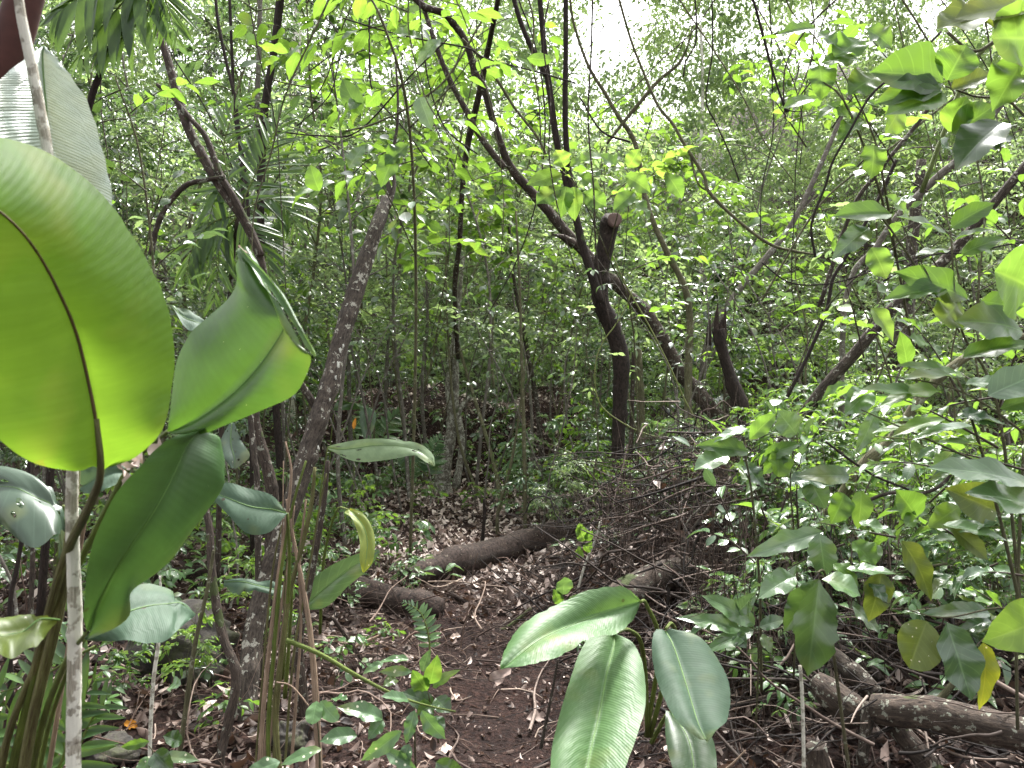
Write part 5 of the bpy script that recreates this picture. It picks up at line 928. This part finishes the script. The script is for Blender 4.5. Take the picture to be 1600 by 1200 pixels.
shrub('two round pale green leaves on the curled twig at the bottom left', (495, 1180, 2.3), [([(500, 1210, 2.3), (498, 1150, 2.25), (492, 1098, 2.2)], .003)],
    [(495, 1094, 488, 1130, 2.2, 28, 'seed', .8, .8, 0, None, .1, True), (500, 1094, 525, 1128, 2.2, 24, 'seed', .8, .8, 0, None, .1, True), (518, 1092, 542, 1086, 2.3, 12, 'seed', .4)], name='seedling', cat='seedling')
shrub('single fresh green sprig on the litter below the mossy boulder', (230, 1200, 2.4), [([(240, 1230, 2.4), (240, 1180, 2.4), (232, 1165, 2.4)], .003)],
    [(235, 1158, 190, 1168, 2.4, 18, 'green', .5), (235, 1180, 215, 1215, 2.35, 30, 'seed', .6), (250, 1185, 295, 1175, 2.4, 18, 'seed', .4), (240, 1175, 262, 1200, 2.35, 26, 'dark', .6), (265, 1072, 278, 1066, 3.0, 10, 'gloss', .5), (285, 1160, 262, 1150, 2.6, 18, 'dark', .5), (205, 1200, 180, 1215, 2.3, 24, 'seed', .5)], name='seedling', cat='seedling')
shrub('tiny seedling with a pale heart shaped leaf before the short thick log', (885, 960, 3.9), [([(886, 965, 3.9), (884, 940, 3.85), (880, 912, 3.8)], .003)],
    [(880, 930, 882, 904, 3.8, 22, 'seed', .9, 1.0, 0, None, .1, True), (876, 945, 868, 925, 3.8, 12, 'green', .7), (888, 945, 905, 930, 3.8, 12, 'gloss', .5)], name='seedling', cat='seedling')
shrub('tiny seedling with bright leaflets at the right end of the rotten log', (925, 880, 4.6), [([(926, 900, 4.6), (920, 870, 4.5), (912, 840, 4.5)], .003)],
    [(915, 845, 905, 825, 4.5, 16, 'lime', .8), (915, 845, 925, 832, 4.5, 10, 'green', .7), (912, 865, 900, 862, 4.5, 12, 'lime', .6), (915, 862, 922, 850, 4.5, 10, 'green', .6), (905, 830, 908, 822, 4.5, 8, 'lime', .6)], name='seedling', cat='seedling')

# feathery fronds (palms and ferns): rachis + leaflets
def frond(parent, pts, d, n, ls, w, m='palm', name='frond', droop=.3, ang=62, sz_end=.35):
    """pts: pixel polyline; ls = leaflet length px"""
    c = crom([P(x, y, d if len(q) == 0 else q[0]) for x, y, *q in pts], 40); r = np.random.default_rng(int(pts[0][0] + pts[0][1] + n))
    tp = leaf_template(6, 1, w / ls, .35, .35, .18, .8, 0, .0)
    g = Geo(); tube(g, c[::4], np.linspace(.005, .0015, len(c[::4])), 5, 20, cap=False); o = part('rachis', g, M['stalk'], parent)
    g = Geo(); ts = np.linspace(.12, 1, n)
    for s in (-1, 1):
        for t_ in ts:
            i = min(int(t_ * 39), 38); tg = nrm(c[i + 1] - c[i]); side = nrm(np.cross(tg, -FW + np.array([0, 0, .6]))) * s
            a = R(ang - 35 * t_) + r.normal(0, .05); dr = nrm(tg * math.cos(a) + side * math.sin(a) + np.array([0, 0, -droop * r.random()]))
            size = ls * d / FPX * (1 - (1 - sz_end) * t_ ** 2) * (.7 + .5 * min(1, t_ * 3)) * (.85 + .2 * r.random())
            leaves(g, tp, c[i], dr, -FW * .8 + np.array([0, 0, .6]) + r.normal(0, .25, 3), size, r.random())
    part('leaflets', g, M[m], parent)
pt = thing('palm', on_ground(P(340, 900, 4.8)), 'feathery palm with drooping fronds behind the curled paddle leaf', 'palm')
stem(pt, [P(340, 930, 4.8), P(345, 700, 4.7), P(360, 450, 4.6), P(372, 330, 4.5)], .02, .012, 'bark_mid', 'trunk')
for pts, n, ls, w in [([(372, 330), (400, 270), (420, 225), (440, 180)], 15, 75, 8), ([(372, 330), (345, 290), (330, 330), (315, 400)], 13, 70, 9), ([(372, 335), (330, 350), (300, 390), (290, 440)], 14, 80, 9), ([(375, 330), (420, 310), (450, 330), (470, 370)], 12, 60, 7),
    ([(370, 335), (395, 360), (415, 400), (425, 450)], 16, 60, 7), ([(370, 330), (350, 240), (360, 190), (380, 150)], 12, 60, 7), ([(370, 340), (345, 370), (340, 430), (330, 500)], 14, 65, 8)]:
    frond(pt, pts, 4.5, n, ls, w)
pt = thing('palm', on_ground(P(60, 1000, 3.6)), 'palm with long hanging leaflets high in the upper left', 'palm')
stem(pt, [P(60, 1000, 3.6), P(90, 600, 3.4), P(130, 200, 3.2), P(240, -60, 3.1)], .02, .012, 'bark_dark', 'trunk')
for pts, n, ls, w in [([(250, -60), (205, -10), (160, 40), (125, 90)], 8, 100, 20), ([(240, -70), (170, -40), (120, 0), (90, 20)], 9, 110, 22), ([(240, -50), (250, -20), (262, 10), (275, 60)], 12, 70, 8), ([(242, -40), (225, 20), (190, 60), (150, 80)], 8, 80, 14)]:
    frond(pt, pts, 3.1, n, ls, w, droop=.5)
pt = thing('palm', on_ground(P(55, 1210, 2.0)), 'low palm of broad strap leaflets behind the stalks in the bottom left corner', 'palm')
for pts, n, ls, w in [([(150, 1010), (110, 1030), (60, 1060), (-20, 1090)], 9, 90, 15), ([(60, 1250), (50, 1180), (20, 1120), (-20, 1060)], 9, 100, 17), ([(60, 1260), (100, 1180), (110, 1120), (150, 1060)], 9, 80, 15), ([(60, 1260), (20, 1200), (-20, 1180), (-60, 1150)], 9, 100, 17), ([(70, 1260), (110, 1200), (140, 1130), (170, 1090)], 8, 70, 14)]:
    frond(pt, pts, 1.95, n, ls, w, ang=75, droop=.1)
for lab, base, frs in [('little fern arching out beside the end of the smooth dark log', (655, 1010, 3.6), [[(672, 1020), (668, 985), (655, 955), (630, 940)]]),
    ('tall fern on the face of the soil bank', (590, 720, 9.2), [[(590, 720), (580, 680), (570, 650), (555, 620)], [(590, 720), (600, 680), (612, 655), (630, 640)]]),
    ('fern at the foot of the pale forked trunk', (668, 740, 8.4), [[(668, 745), (672, 720), (678, 700), (690, 680)], [(668, 745), (650, 725), (640, 715), (625, 712)]])]:
    t = thing('fern', on_ground(P(*base)), lab, 'fern')
    for f in frs: frond(t, f, base[2], 14, 26 if base[2] > 5 else 22, 8 if base[2] < 5 else 9, 'seed', droop=.2, ang=75, sz_end=.2)

# dead leaves one can point at
for lab, px, py, s, m_ in [('crumpled pale pink dead leaf on the path below the rotten log', 738, 968, .10, 'litter_pale'), ('small bleached leaf fragment right of the pale pink one', 782, 958, .045, 'litter_pale'), ('cream dead leaf with dark blotches lying on the path', 712, 1000, .07, 'litter_pale'),
    ('orange dead leaf at the foot of the stalk bundle', 457, 1143, .085, 'litter_orange'), ('orange brown leaf cupped on the black stone', 202, 1140, .07, 'litter_orange'), ('white torn leaf scrap lying in mid path', 713, 1095, .05, 'litter_pale'), ('brown curled leaf caught on the very thin pale stem', 247, 1108, .09, 'litter'),
    ('large tattered brown leaf lying in mid path', 775, 1068, .15, 'litter'), ('rust red leaf on the path left of the hanging pleated leaf', 838, 1128, .11, 'litter'), ('cream curled leaf low on the path', 698, 1178, .07, 'litter_pale')]:
    q = ground_hit(px, py); g = Geo(); r = np.random.default_rng(px)
    v = r.normal(0, 1, 3); v[2] = .15; leaves(g, leaf_template(8, 3, .62, .5, .5, .35, .7, .5, seed=px, rag=.35), q + np.array([0, 0, .025]) - nrm(v) * s / 2, v, [r.normal(0, .3), -.5, .8], s, .75 if m_ == 'litter' else .5)
    solo('dead_leaf', g, M[m_], lab, 'dead leaf', loc=q)
# yellow leaf near the soil bank
g = Geo(); leaves(g, T_HI, P(553, 672, 7.5), -FW * .1 + UP * 1.0, -FW, .12, .5); t = thing('seedling', on_ground(P(553, 760, 7.5)), 'thin shoot holding one orange leaf left of the soil bank', 'seedling'); part('leaf', g, M['litter_orange'], t); stem(t, [on_ground(P(553, 760, 7.5)), P(553, 700, 7.5), P(553, 672, 7.5)], .006, .003)

# ================================================================== GROWN PLANTS: prototypes, then copies
def grow_plant(rng, H, crown_lo, Rr, nb, nt, nl, ls, tpl, r0, lean=.13, up=.5, rnb=(0, 1), spread=55, flatup=.4):
    """local coordinates; returns trunk geo, crown geo"""
    T = Geo(); K = Geo(); tp = []
    p = np.zeros(3); v = np.array([rng.normal(0, lean), rng.normal(0, lean), 1.0]); pts = [p - [0, 0, .1]]
    for i in range(7):
        v = nrm(v + rng.normal(0, .17, 3) + [0, 0, .12]); p = p + v * H / 7; pts.append(p)
    pts = np.array(pts); tube(T, pts, np.linspace(r0, r0 * .2, len(pts)), 7, rough=.12, cap=False)
    tr = crom(pts, 40)
    for b in range(nb):
        f = crown_lo + (1 - crown_lo) * (b + rng.random()) / nb; s = tr[min(int(f * 39), 39)]
        az = rng.random() * 2 * PI; L = Rr * (.55 + .6 * rng.random()) * (1 - .45 * (f - crown_lo) / (1 - crown_lo + 1e-6))
        v = nrm(np.array([math.cos(az), math.sin(az), up * (.5 + rng.random())])); bp = [s]; q = s
        for i in range(4):
            v = nrm(v + rng.normal(0, .18, 3) + [0, 0, -.05]); q = q + v * L / 4; bp.append(q)
        bp = np.array(bp); tube(T, bp, np.linspace(r0 * .38, r0 * .08, 5), 4, 9, cap=False); bc = crom(bp, 16)
        for k in range(nt):
            ff = .25 + .75 * (k + rng.random()) / nt; s2 = bc[min(int(ff * 15), 15)]; az2 = az + rng.normal(0, 1.0)
            v2 = nrm(np.array([math.cos(az2), math.sin(az2), rng.normal(.05, .35)])); L2 = L * (.25 + .3 * rng.random())
            c = crom([s2, s2 + v2 * L2 * .5 + [0, 0, .03 * L2], s2 + v2 * L2 + [0, 0, -.12 * L2]], 8)
            tube(T, c[::3], [r0 * .09, r0 * .06, r0 * .03], 3, 4, cap=False)
            spray_on(K, tpl, c, nl, ls, rng, spread=spread, rnb=rnb, flatup=flatup)
    return T, K
PROTO = {}
def proto(key, n, mats, **kw):
    out = []
    for i in range(n):
        rr = np.random.default_rng(hash_(key) + i * 17); T, K = grow_plant(rr, **kw)
        m = mats[i % len(mats)]
        out.append((T.mesh('trunk', M['bark_olive' if i % 2 else 'bark_grey']), K.mesh('crown', M[m])))
    PROTO[key] = out
def hash_(s): return sum(ord(c) * (i + 3) for i, c in enumerate(s))
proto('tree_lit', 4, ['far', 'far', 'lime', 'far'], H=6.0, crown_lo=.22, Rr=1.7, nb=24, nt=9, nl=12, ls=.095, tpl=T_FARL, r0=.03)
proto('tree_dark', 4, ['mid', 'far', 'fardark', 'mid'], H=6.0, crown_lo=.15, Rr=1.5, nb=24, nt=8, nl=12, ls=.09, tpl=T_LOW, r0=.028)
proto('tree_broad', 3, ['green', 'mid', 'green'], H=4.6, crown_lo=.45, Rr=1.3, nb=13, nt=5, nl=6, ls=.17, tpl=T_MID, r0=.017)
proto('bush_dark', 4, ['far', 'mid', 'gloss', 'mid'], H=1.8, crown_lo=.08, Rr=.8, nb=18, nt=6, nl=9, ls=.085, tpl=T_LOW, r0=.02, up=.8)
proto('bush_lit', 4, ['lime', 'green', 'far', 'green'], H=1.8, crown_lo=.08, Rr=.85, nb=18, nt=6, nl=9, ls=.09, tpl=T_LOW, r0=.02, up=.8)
proto('sapling', 4, ['mid', 'fardark', 'green', 'gloss'], H=3.0, crown_lo=.35, Rr=.55, nb=15, nt=4, nl=7, ls=.10, tpl=T_MID, r0=.014, up=.7)
proto('seedling', 5, ['seed', 'mid', 'gloss', 'seed', 'green'], H=.42, crown_lo=.35, Rr=.2, nb=6, nt=2, nl=4, ls=.10, tpl=T_MID, r0=.005, up=.6)

proto('screen', 5, ['mid', 'gloss', 'mid', 'far', 'far'], H=4.4, crown_lo=.40, Rr=1.15, nb=20, nt=6, nl=9, ls=.10, tpl=T_MID, r0=.018)
proto('near', 5, ['green', 'gloss', 'green', 'lime', 'seed'], H=.95, crown_lo=.25, Rr=.45, nb=11, nt=3, nl=6, ls=.105, tpl=T_HI, r0=.007, up=.7)
proto('whip', 5, ['mid', 'green', 'mid', 'far', 'mid'], H=2.6, crown_lo=.55, Rr=.35, nb=6, nt=2, nl=3, ls=.09, tpl=T_MID, r0=.011, lean=.25)
# landmarks used to say where a copy stands
LM = [('the soil bank', 680, 640), ('the pale forked trunk', 700, 650), ('the dark central trunk', 965, 640), ('the leaning sapling', 500, 650), ('the rotten log', 770, 870), ('the smooth dark log', 600, 930), ('the black snag', 1150, 620), ('the right diagonal limb', 1400, 470),
      ('the twisted liana', 730, 250), ('the sky gap', 960, 50), ('the grey arching branch', 1020, 330), ('the diagonal tree', 830, 300), ('the dark knotty trunk', 420, 150), ('the twin stem tree', 320, 260), ('the curled paddle leaf', 400, 560), ('the silvery leaf underside', 100, 200),
      ('the huge lime leaf', 130, 480), ('the dangling twig', 1210, 110), ('the top right leaf whorl', 1480, 140), ('the layered shrub', 1500, 610), ('the glossy shrub', 1300, 950), ('the lower right logs', 1430, 1110), ('the mossy boulder', 280, 1040), ('the stalk bundle', 450, 950), ('the pleated paddle leaves', 950, 1060), ('the S shaped vine', 1300, 270), ('the sagging vine', 1130, 330), ('the stout dark trunk', 1410, 520)]
USED = set()
def where(px, py, adj, noun):
    o = sorted(LM, key=lambda l: math.hypot(px - l[1], (py - l[2]) * 1.2))
    for k in range(7):
        n_, lx, ly = o[k]; dx, dy = px - lx, py - ly
        side = 'just behind' if math.hypot(dx, dy) < 45 else ('left of' if dx < 0 else 'right of') if abs(dx) > abs(dy) * .8 else ('above' if dy < 0 else 'below')
        for a in adj:
            s = f'{a} {noun} {side} {n_}'
            if s not in USED: USED.add(s); return s
    return None
used_first = {}
def plant(key, x, y, s, rz, noun, cat, adj, group, name, pxy=None, tilt=0.0, var=None, bury=0.0):
    v = PROTO[key]; i = var if var is not None else int(abs(x * 31 + y * 17)) % len(v); T, K = v[i % len(v)]
    z = float(gh(x, y)) - bury
    a = pxy or pix([x, y, z + (1.2 if 'tree' in key or key == 'sapling' else .3) * s])[:2]
    lab = where(a[0], a[1], adj, noun) or f'{adj[0]} {noun} lost in the crowd of foliage'
    o = thing(name, (x, y, z), lab, cat, group); o.rotation_euler = (tilt, 0, rz); o.scale = (s, s, s)
    for nm, me in (('trunk' if name.endswith('tree') else 'stem', T), ('crown' if name.endswith('tree') else 'foliage', K)):
        c = bpy.data.objects.new(nm, me); C.objects.link(c); c.parent = o
    return o
rng = np.random.default_rng(5)
def put(key, px, d, s, noun, cat, adj, group, name, lift=None, var=None):
    x = (px - 800) / FPX * d; y = d * cp
    return plant(key, x, y, s, rng.random() * 6.28, noun, cat, adj, group, name, var=var, pxy=(px, lift) if lift else None)
AD = ['dense leafy', 'loose airy', 'slim drooping', 'broad bushy', 'ragged thin', 'tall spreading']
AB = ['low bushy', 'rounded leafy', 'straggly', 'dense small leaved', 'upright leafy', 'spreading']
# dark understorey on the left, brighter trees to the right
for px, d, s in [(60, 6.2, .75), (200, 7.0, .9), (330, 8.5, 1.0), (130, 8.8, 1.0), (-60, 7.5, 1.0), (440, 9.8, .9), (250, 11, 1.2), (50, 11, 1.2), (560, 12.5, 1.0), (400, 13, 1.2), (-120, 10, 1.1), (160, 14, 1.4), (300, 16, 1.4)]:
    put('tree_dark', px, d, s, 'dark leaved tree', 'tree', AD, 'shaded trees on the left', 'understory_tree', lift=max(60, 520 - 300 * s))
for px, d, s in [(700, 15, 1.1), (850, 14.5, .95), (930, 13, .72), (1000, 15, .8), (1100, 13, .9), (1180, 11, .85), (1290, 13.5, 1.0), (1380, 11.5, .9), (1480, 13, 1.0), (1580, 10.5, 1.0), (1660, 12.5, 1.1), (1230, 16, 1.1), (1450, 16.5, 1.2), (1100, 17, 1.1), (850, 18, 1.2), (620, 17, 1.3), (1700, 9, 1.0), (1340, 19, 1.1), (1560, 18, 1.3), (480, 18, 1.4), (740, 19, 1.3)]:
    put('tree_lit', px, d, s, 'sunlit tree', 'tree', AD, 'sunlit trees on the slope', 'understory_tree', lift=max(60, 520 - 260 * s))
for px, d, s in [(540, 6.2, 1.1), (470, 7.4, 1.25), (640, 8.2, 1.3), (740, 8.6, 1.3), (620, 9.6, 1.4), (830, 9.4, 1.35), (1010, 9.6, 1.3), (1180, 8.8, 1.1)]:
    put('tree_broad', px, d, s, 'broad leaved young tree', 'tree', AD, 'broad leaved young trees overhead', 'young_tree', lift=160)
for px, d, s in [(500, 8.2, 1.0), (620, 11.6, 1.1), (760, 11.8, 1.0), (860, 9.2, 1.0), (900, 8.2, .9), (1040, 7.8, .9), (450, 7.4, 1.0), (560, 12.0, 1.3), (700, 12.3, 1.2), (250, 5.6, .8), (180, 5.0, .8), (1100, 8.6, 1.0), (880, 11, 1.3), (1000, 11, 1.3), (380, 6.5, .8), (120, 5.8, .8), (20, 5.2, .8), (790, 12, 1.1), (1240, 8.5, 1.0), (1320, 7.6, .9)]:
    put('sapling', px, d, s, 'sapling', 'sapling', AD, 'saplings in the understorey', 'sapling')
for px, d, s in [(40, 5.5, .7), (150, 6.5, .8), (300, 7.2, .8), (380, 8.2, .9), (470, 8.6, .8), (30, 8, 1.0), (230, 9.5, 1.0), (940, 9.6, .9), (960, 8.8, .8), (1040, 9.5, 1.0), (900, 7.5, .55), (870, 6.6, .5), (340, 5.8, .5)]:
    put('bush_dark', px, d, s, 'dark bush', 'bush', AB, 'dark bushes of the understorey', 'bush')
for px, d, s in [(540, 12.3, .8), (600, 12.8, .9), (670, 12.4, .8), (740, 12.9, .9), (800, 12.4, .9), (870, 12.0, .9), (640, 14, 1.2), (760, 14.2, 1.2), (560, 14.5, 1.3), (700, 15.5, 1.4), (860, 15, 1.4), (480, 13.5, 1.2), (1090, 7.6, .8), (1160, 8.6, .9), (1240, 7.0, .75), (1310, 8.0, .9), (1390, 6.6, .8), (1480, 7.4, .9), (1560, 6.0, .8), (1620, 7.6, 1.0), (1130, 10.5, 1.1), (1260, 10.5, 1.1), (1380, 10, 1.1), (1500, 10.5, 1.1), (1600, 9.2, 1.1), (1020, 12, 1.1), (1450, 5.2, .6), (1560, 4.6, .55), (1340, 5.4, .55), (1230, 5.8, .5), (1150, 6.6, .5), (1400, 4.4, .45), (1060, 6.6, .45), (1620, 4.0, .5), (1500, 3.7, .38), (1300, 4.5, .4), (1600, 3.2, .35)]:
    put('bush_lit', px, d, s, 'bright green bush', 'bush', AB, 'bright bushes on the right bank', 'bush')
for px, d, s in [(450, 7.6, .95), (530, 9.0, 1.05), (600, 8.0, .95), (670, 9.2, 1.0), (760, 8.4, 1.0), (840, 9.4, 1.05), (640, 10.5, 1.2), (780, 10.6, 1.2), (560, 10.8, 1.25), (900, 8.6, .95), (360, 8.2, 1.0), (230, 7.4, .95), (130, 7.0, .9), (300, 10, 1.2), (1010, 9.5, .9), (1120, 9.2, .8)]:
    put('screen', px, d, s, 'fine leaved tree', 'tree', AD, 'fine leaved trees of the understorey', 'understory_tree', lift=400, var=3 if d > 9.1 else None)  # farther trees take the pale leaf colours to look sunlit
for px, d, s in [(560, 9.0, .6), (640, 9.3, .5), (760, 9.1, .6), (830, 9.0, .7), (600, 8.6, .5), (800, 8.3, .5), (640, 5.0, .3), (1180, 4.9, .7), (1300, 3.9, .7), (1420, 4.6, .8), (1560, 3.9, .7), (1350, 3.4, .6), (1480, 3.3, .6), (1230, 4.4, .7), (30, 3.0, .45), (180, 3.3, .4), (300, 3.5, .45), (250, 4.4, .6), (395, 4.4, .55), (440, 4.0, .45), (520, 4.6, .5), (560, 5.4, .55), (150, 3.9, .5), (60, 4.8, .7), (470, 5.2, .6), (560, 6.4, .6), (1010, 5.3, .5), (1090, 4.9, .6), (1140, 4.3, .6), (1060, 5.8, .7), (980, 6.1, .7), (1160, 3.4, .5), (1250, 3.3, .55), (1120, 5.4, .8), (850, 6.9, .7), (800, 7.6, .6), (1210, 3.6, .8), (1290, 4.2, 1.0), (1370, 3.6, .85), (1450, 3.9, 1.0), (1530, 3.3, .85), (1610, 3.6, 1.0), (1190, 5.6, .9), (1330, 4.9, 1.1), (1500, 4.8, 1.1), (1580, 4.3, 1.1), (1410, 5.4, 1.2), (1250, 5.3, 1.1), (1640, 3.0, .9), (1070, 6.0, 1.0), (900, 6.9, 1.0), (860, 7.8, 1.1), (1020, 6.9, 1.1), (930, 8.0, 1.2), (440, 5.6, .8), (180, 4.4, .8), (90, 4.2, .9), (330, 5.0, .7)]:
    put('near', px, d, s, 'shrublet', 'shrub', AB, 'knee high shrubs of the undergrowth', 'undergrowth_shrub')
for px, d, s in [(455, 6.2, 1.0), (480, 7.9, 1.0), (530, 6.0, .9), (575, 7.2, 1.0), (605, 6.7, 1.0), (630, 7.8, 1.1), (690, 9.1, 1.1), (755, 7.6, .9), (770, 8.6, 1.1), (850, 6.6, .9), (870, 9.2, 1.1), (895, 8.4, 1.0), (935, 6.0, .8), (1045, 5.8, .9), (1095, 6.8, 1.0), (1160, 7.4, 1.1), (350, 4.6, .8), (235, 5.0, .9), (110, 5.6, 1.0), (290, 6.4, 1.0), (20, 3.6, .8), (75, 4.2, .9), (140, 4.8, 1.0), (205, 4.4, .9), (330, 5.4, 1.0), (375, 6.2, 1.1), (440, 6.8, 1.0), (545, 7.2, 1.1), (590, 8.4, 1.2), (640, 9.3, 1.1), (672, 8.0, .9), (745, 9.0, 1.1), (795, 9.4, 1.2), (860, 8.0, 1.1), (885, 7.0, 1.0), (915, 7.4, 1.1), (1010, 6.4, 1.0), (1035, 7.2, 1.2), (1060, 6.0, .9), (1130, 6.5, 1.0), (1205, 5.8, .9), (1245, 6.2, 1.1), (1262, 5.4, 1.0), (1290, 6.0, 1.1), (1330, 5.0, 1.0), (1365, 6.3, 1.2), (1440, 5.6, 1.1), (1500, 5.0, 1.0), (1545, 5.8, 1.2), (260, 7.5, 1.1), (560, 11.9, 1.0), (610, 12.1, 1.1), (700, 11.9, .9), (760, 12.2, 1.1), (815, 12.0, 1.0), (500, 9.5, 1.1)]:
    put('whip', px, d, s, 'bare whip of a sapling', 'sapling', ['thin', 'crooked', 'leaning', 'pale stemmed', 'spindly'], 'thin whips standing in the undergrowth', 'sapling_whip')
for i in range(30):     # thin vines hanging out of the canopy
    px = [1090, 1150, 1210, 1300, 1345, 1400, 1470, 1520, 1040, 1000, 930, 820, 790, 740, 690, 600, 560, 520, 470, 390, 300, 220, 160, 1260, 1190, 1120, 1375, 1440, 870, 650][i] + rng.normal(0, 12); d = 3.4 + 3.2 * rng.random(); y1 = 180 + 420 * rng.random(); w = 1.8 + 1.8 * rng.random()
    lean = rng.normal(0, 110); bow = rng.normal(0, 40)
    pts = [(px + lean * t + bow * math.sin(PI * t) + rng.normal(0, 5), -30 + (y1 + 30) * t, w * (1.15 - .4 * t)) for t in (0, .2, .4, .6, .8, 1)]
    lab = where(px + lean * .5, y1 * .5, ['thin hanging', 'slack dark', 'fine bowed', 'swaying slender'], 'vine')
    if lab: trunk_thing('vine', lab, 'vine', ['bark_dark', 'bark_mid', 'bark_olive'][i % 3], [(pts, d)], ground=False, n=5, rough=.08, group='thin vines hanging from the canopy')
# seedlings one can point at
for px, py, s in [(540, 820, 1.1), (610, 860, 1.0), (650, 850, .9), (580, 780, 1.2), (545, 740, 1.3), (500, 760, 1.0), (660, 790, .9), (640, 740, 1.2), (600, 720, 1.2), (740, 790, .9), (830, 760, 1.3), (880, 770, 1.3), (850, 740, 1.3), (470, 850, .9), (270, 870, .9), (230, 950, .8), (300, 960, .7), (175, 900, .8), (380, 840, .8), (420, 900, .7), (340, 1150, .6), (520, 1060, .7),
                  (590, 1010, .5), (330, 1060, .6), (1010, 790, 1.2), (910, 1010, .5), (60, 900, 1.0), (100, 960, .9), (20, 940, 1.0), (150, 1110, .7), (1180, 900, .9), (560, 690, 1.2), (770, 700, 1.3), (720, 720, 1.1), (800, 720, 1.3), (630, 690, 1.2), (250, 820, 1.1), (180, 820, 1.1), (900, 740, 1.4), (940, 780, 1.2), (1060, 1060, .7), (550, 660, .9), (580, 650, .8), (610, 645, 1.0), (650, 650, .8), (690, 655, .9), (740, 660, .9), (780, 665, 1.0), (810, 650, .9), (830, 670, 1.0), (560, 620, .8), (620, 612, .8), (680, 610, .7), (760, 615, .8), (790, 625, .8), (1170, 1080, .7), (1240, 1130, .6), (1420, 1010, .9), (1520, 990, .9), (1330, 860, 1.2)]:
    q = ground_hit(px, py + 25)
    plant('seedling', q[0], q[1], s, rng.random() * 6.28, 'seedling', 'seedling', ['small green', 'spindly', 'two tiered', 'pale leaved', 'tiny', 'bushy little'], 'seedlings on the forest floor', 'seedling', pxy=(px, py))

# ---- stuff: ground cover, and the far wood on the hillside as one mass
g = Geo(); n = 15000
y = 2.9 + 15 * rng.random(n) ** .9; x = rng.normal(0, 1, n) * (y * .55)
m1 = (vnoise(x * .9 + 40, y * .9, 8) > .50) & ~((y > 9.4) & (y < 12) & (np.abs(x + .9) < 2.0)) & ~((y < 6.5) & (rng.random(n) < .68)) & ~((y > 5.2) & (y < 9.2) & (np.abs(x + .45) < 1.05) & (rng.random(n) < .85)) & ((np.abs(x + .15 + .2 * np.sin(y)) > .42) | (y > 9.5))
x, y = x[m1], y[m1]; n = len(x)
base = np.stack([x, y, gh(x, y) + .05 + .16 * rng.random(n)], -1)
for k in range(4):
    a = rng.random(n) * 2 * PI; leaves(g, T_LOW, base + rng.normal(0, .03, (n, 3)), np.stack([np.cos(a), np.sin(a), rng.normal(0, .25, n)], -1), [0, 0, 1.0] + rng.normal(0, .3, (n, 3)), .06 + .06 * rng.random(n), rng.random(n))
solo('ground_cover', g, M['seed'], 'low green ground cover spread over the forest floor', 'ground cover', kind='stuff')

def cloud(n_cl, per, y0, y1, xr, hmax, ls, seed, spread=.8):
    rr = np.random.default_rng(seed); g = Geo()
    y = y0 + (y1 - y0) * rr.random(n_cl); x = (rr.random(n_cl) * 2 - 1) * xr * y / y0
    z = gh(x, y) + hmax * rr.random(n_cl) ** .8
    px = 800 + FPX * x / y; py = 560 - FPX * (z - 1.6) / y
    gap = ((px - 955) / 62) ** 2 + ((py - 35) / 78) ** 2 < 1
    gap |= ((px - 1450) / 55) ** 2 + ((py - 18) / 30) ** 2 < 1
    gap |= vnoise(px / 75, py / 50, 21) * .7 + vnoise(px / 30, py / 22, 22) * .3 < .27
    x, y, z = x[~gap], y[~gap], z[~gap]; m = len(x)
    c = np.repeat(np.stack([x, y, z], -1), per, 0); rad = np.repeat(spread * (.5 + rr.random(m)), per)
    o = nrm(rr.normal(0, 1, (m * per, 3))) * (rad * rr.random(m * per) ** .4)[:, None]; o[:, 2] *= .55
    pos = c + o; dr = nrm(o + rr.normal(0, .5, o.shape)); dr[:, 2] -= .2
    up = np.array([0, 0, 1.0]) + o * .4 + rr.normal(0, .45, o.shape)
    rn = np.clip(np.repeat(rr.random(m), per) * .7 + .3 * rr.random(m * per), 0, 1)
    leaves(g, T_FARL, pos, dr, up, ls * (.6 + .8 * rr.random(m * per)), rn)
    return g
def join(a, b):
    for k in ('v', 'uv', 'rn'): getattr(a, k).extend(getattr(b, k))
    a.q.extend([q + a.n for q in b.q]); a.n += b.n; return a
solo('distant_wood', join(cloud(4600, 110, 17, 34, 16, 15.0, .17, 3, .9), cloud(1300, 90, 14, 42, 14, 1.6, .17, 4, .9)), M['far'], 'mass of pale green foliage on the distant hillside', 'woodland', kind='stuff')
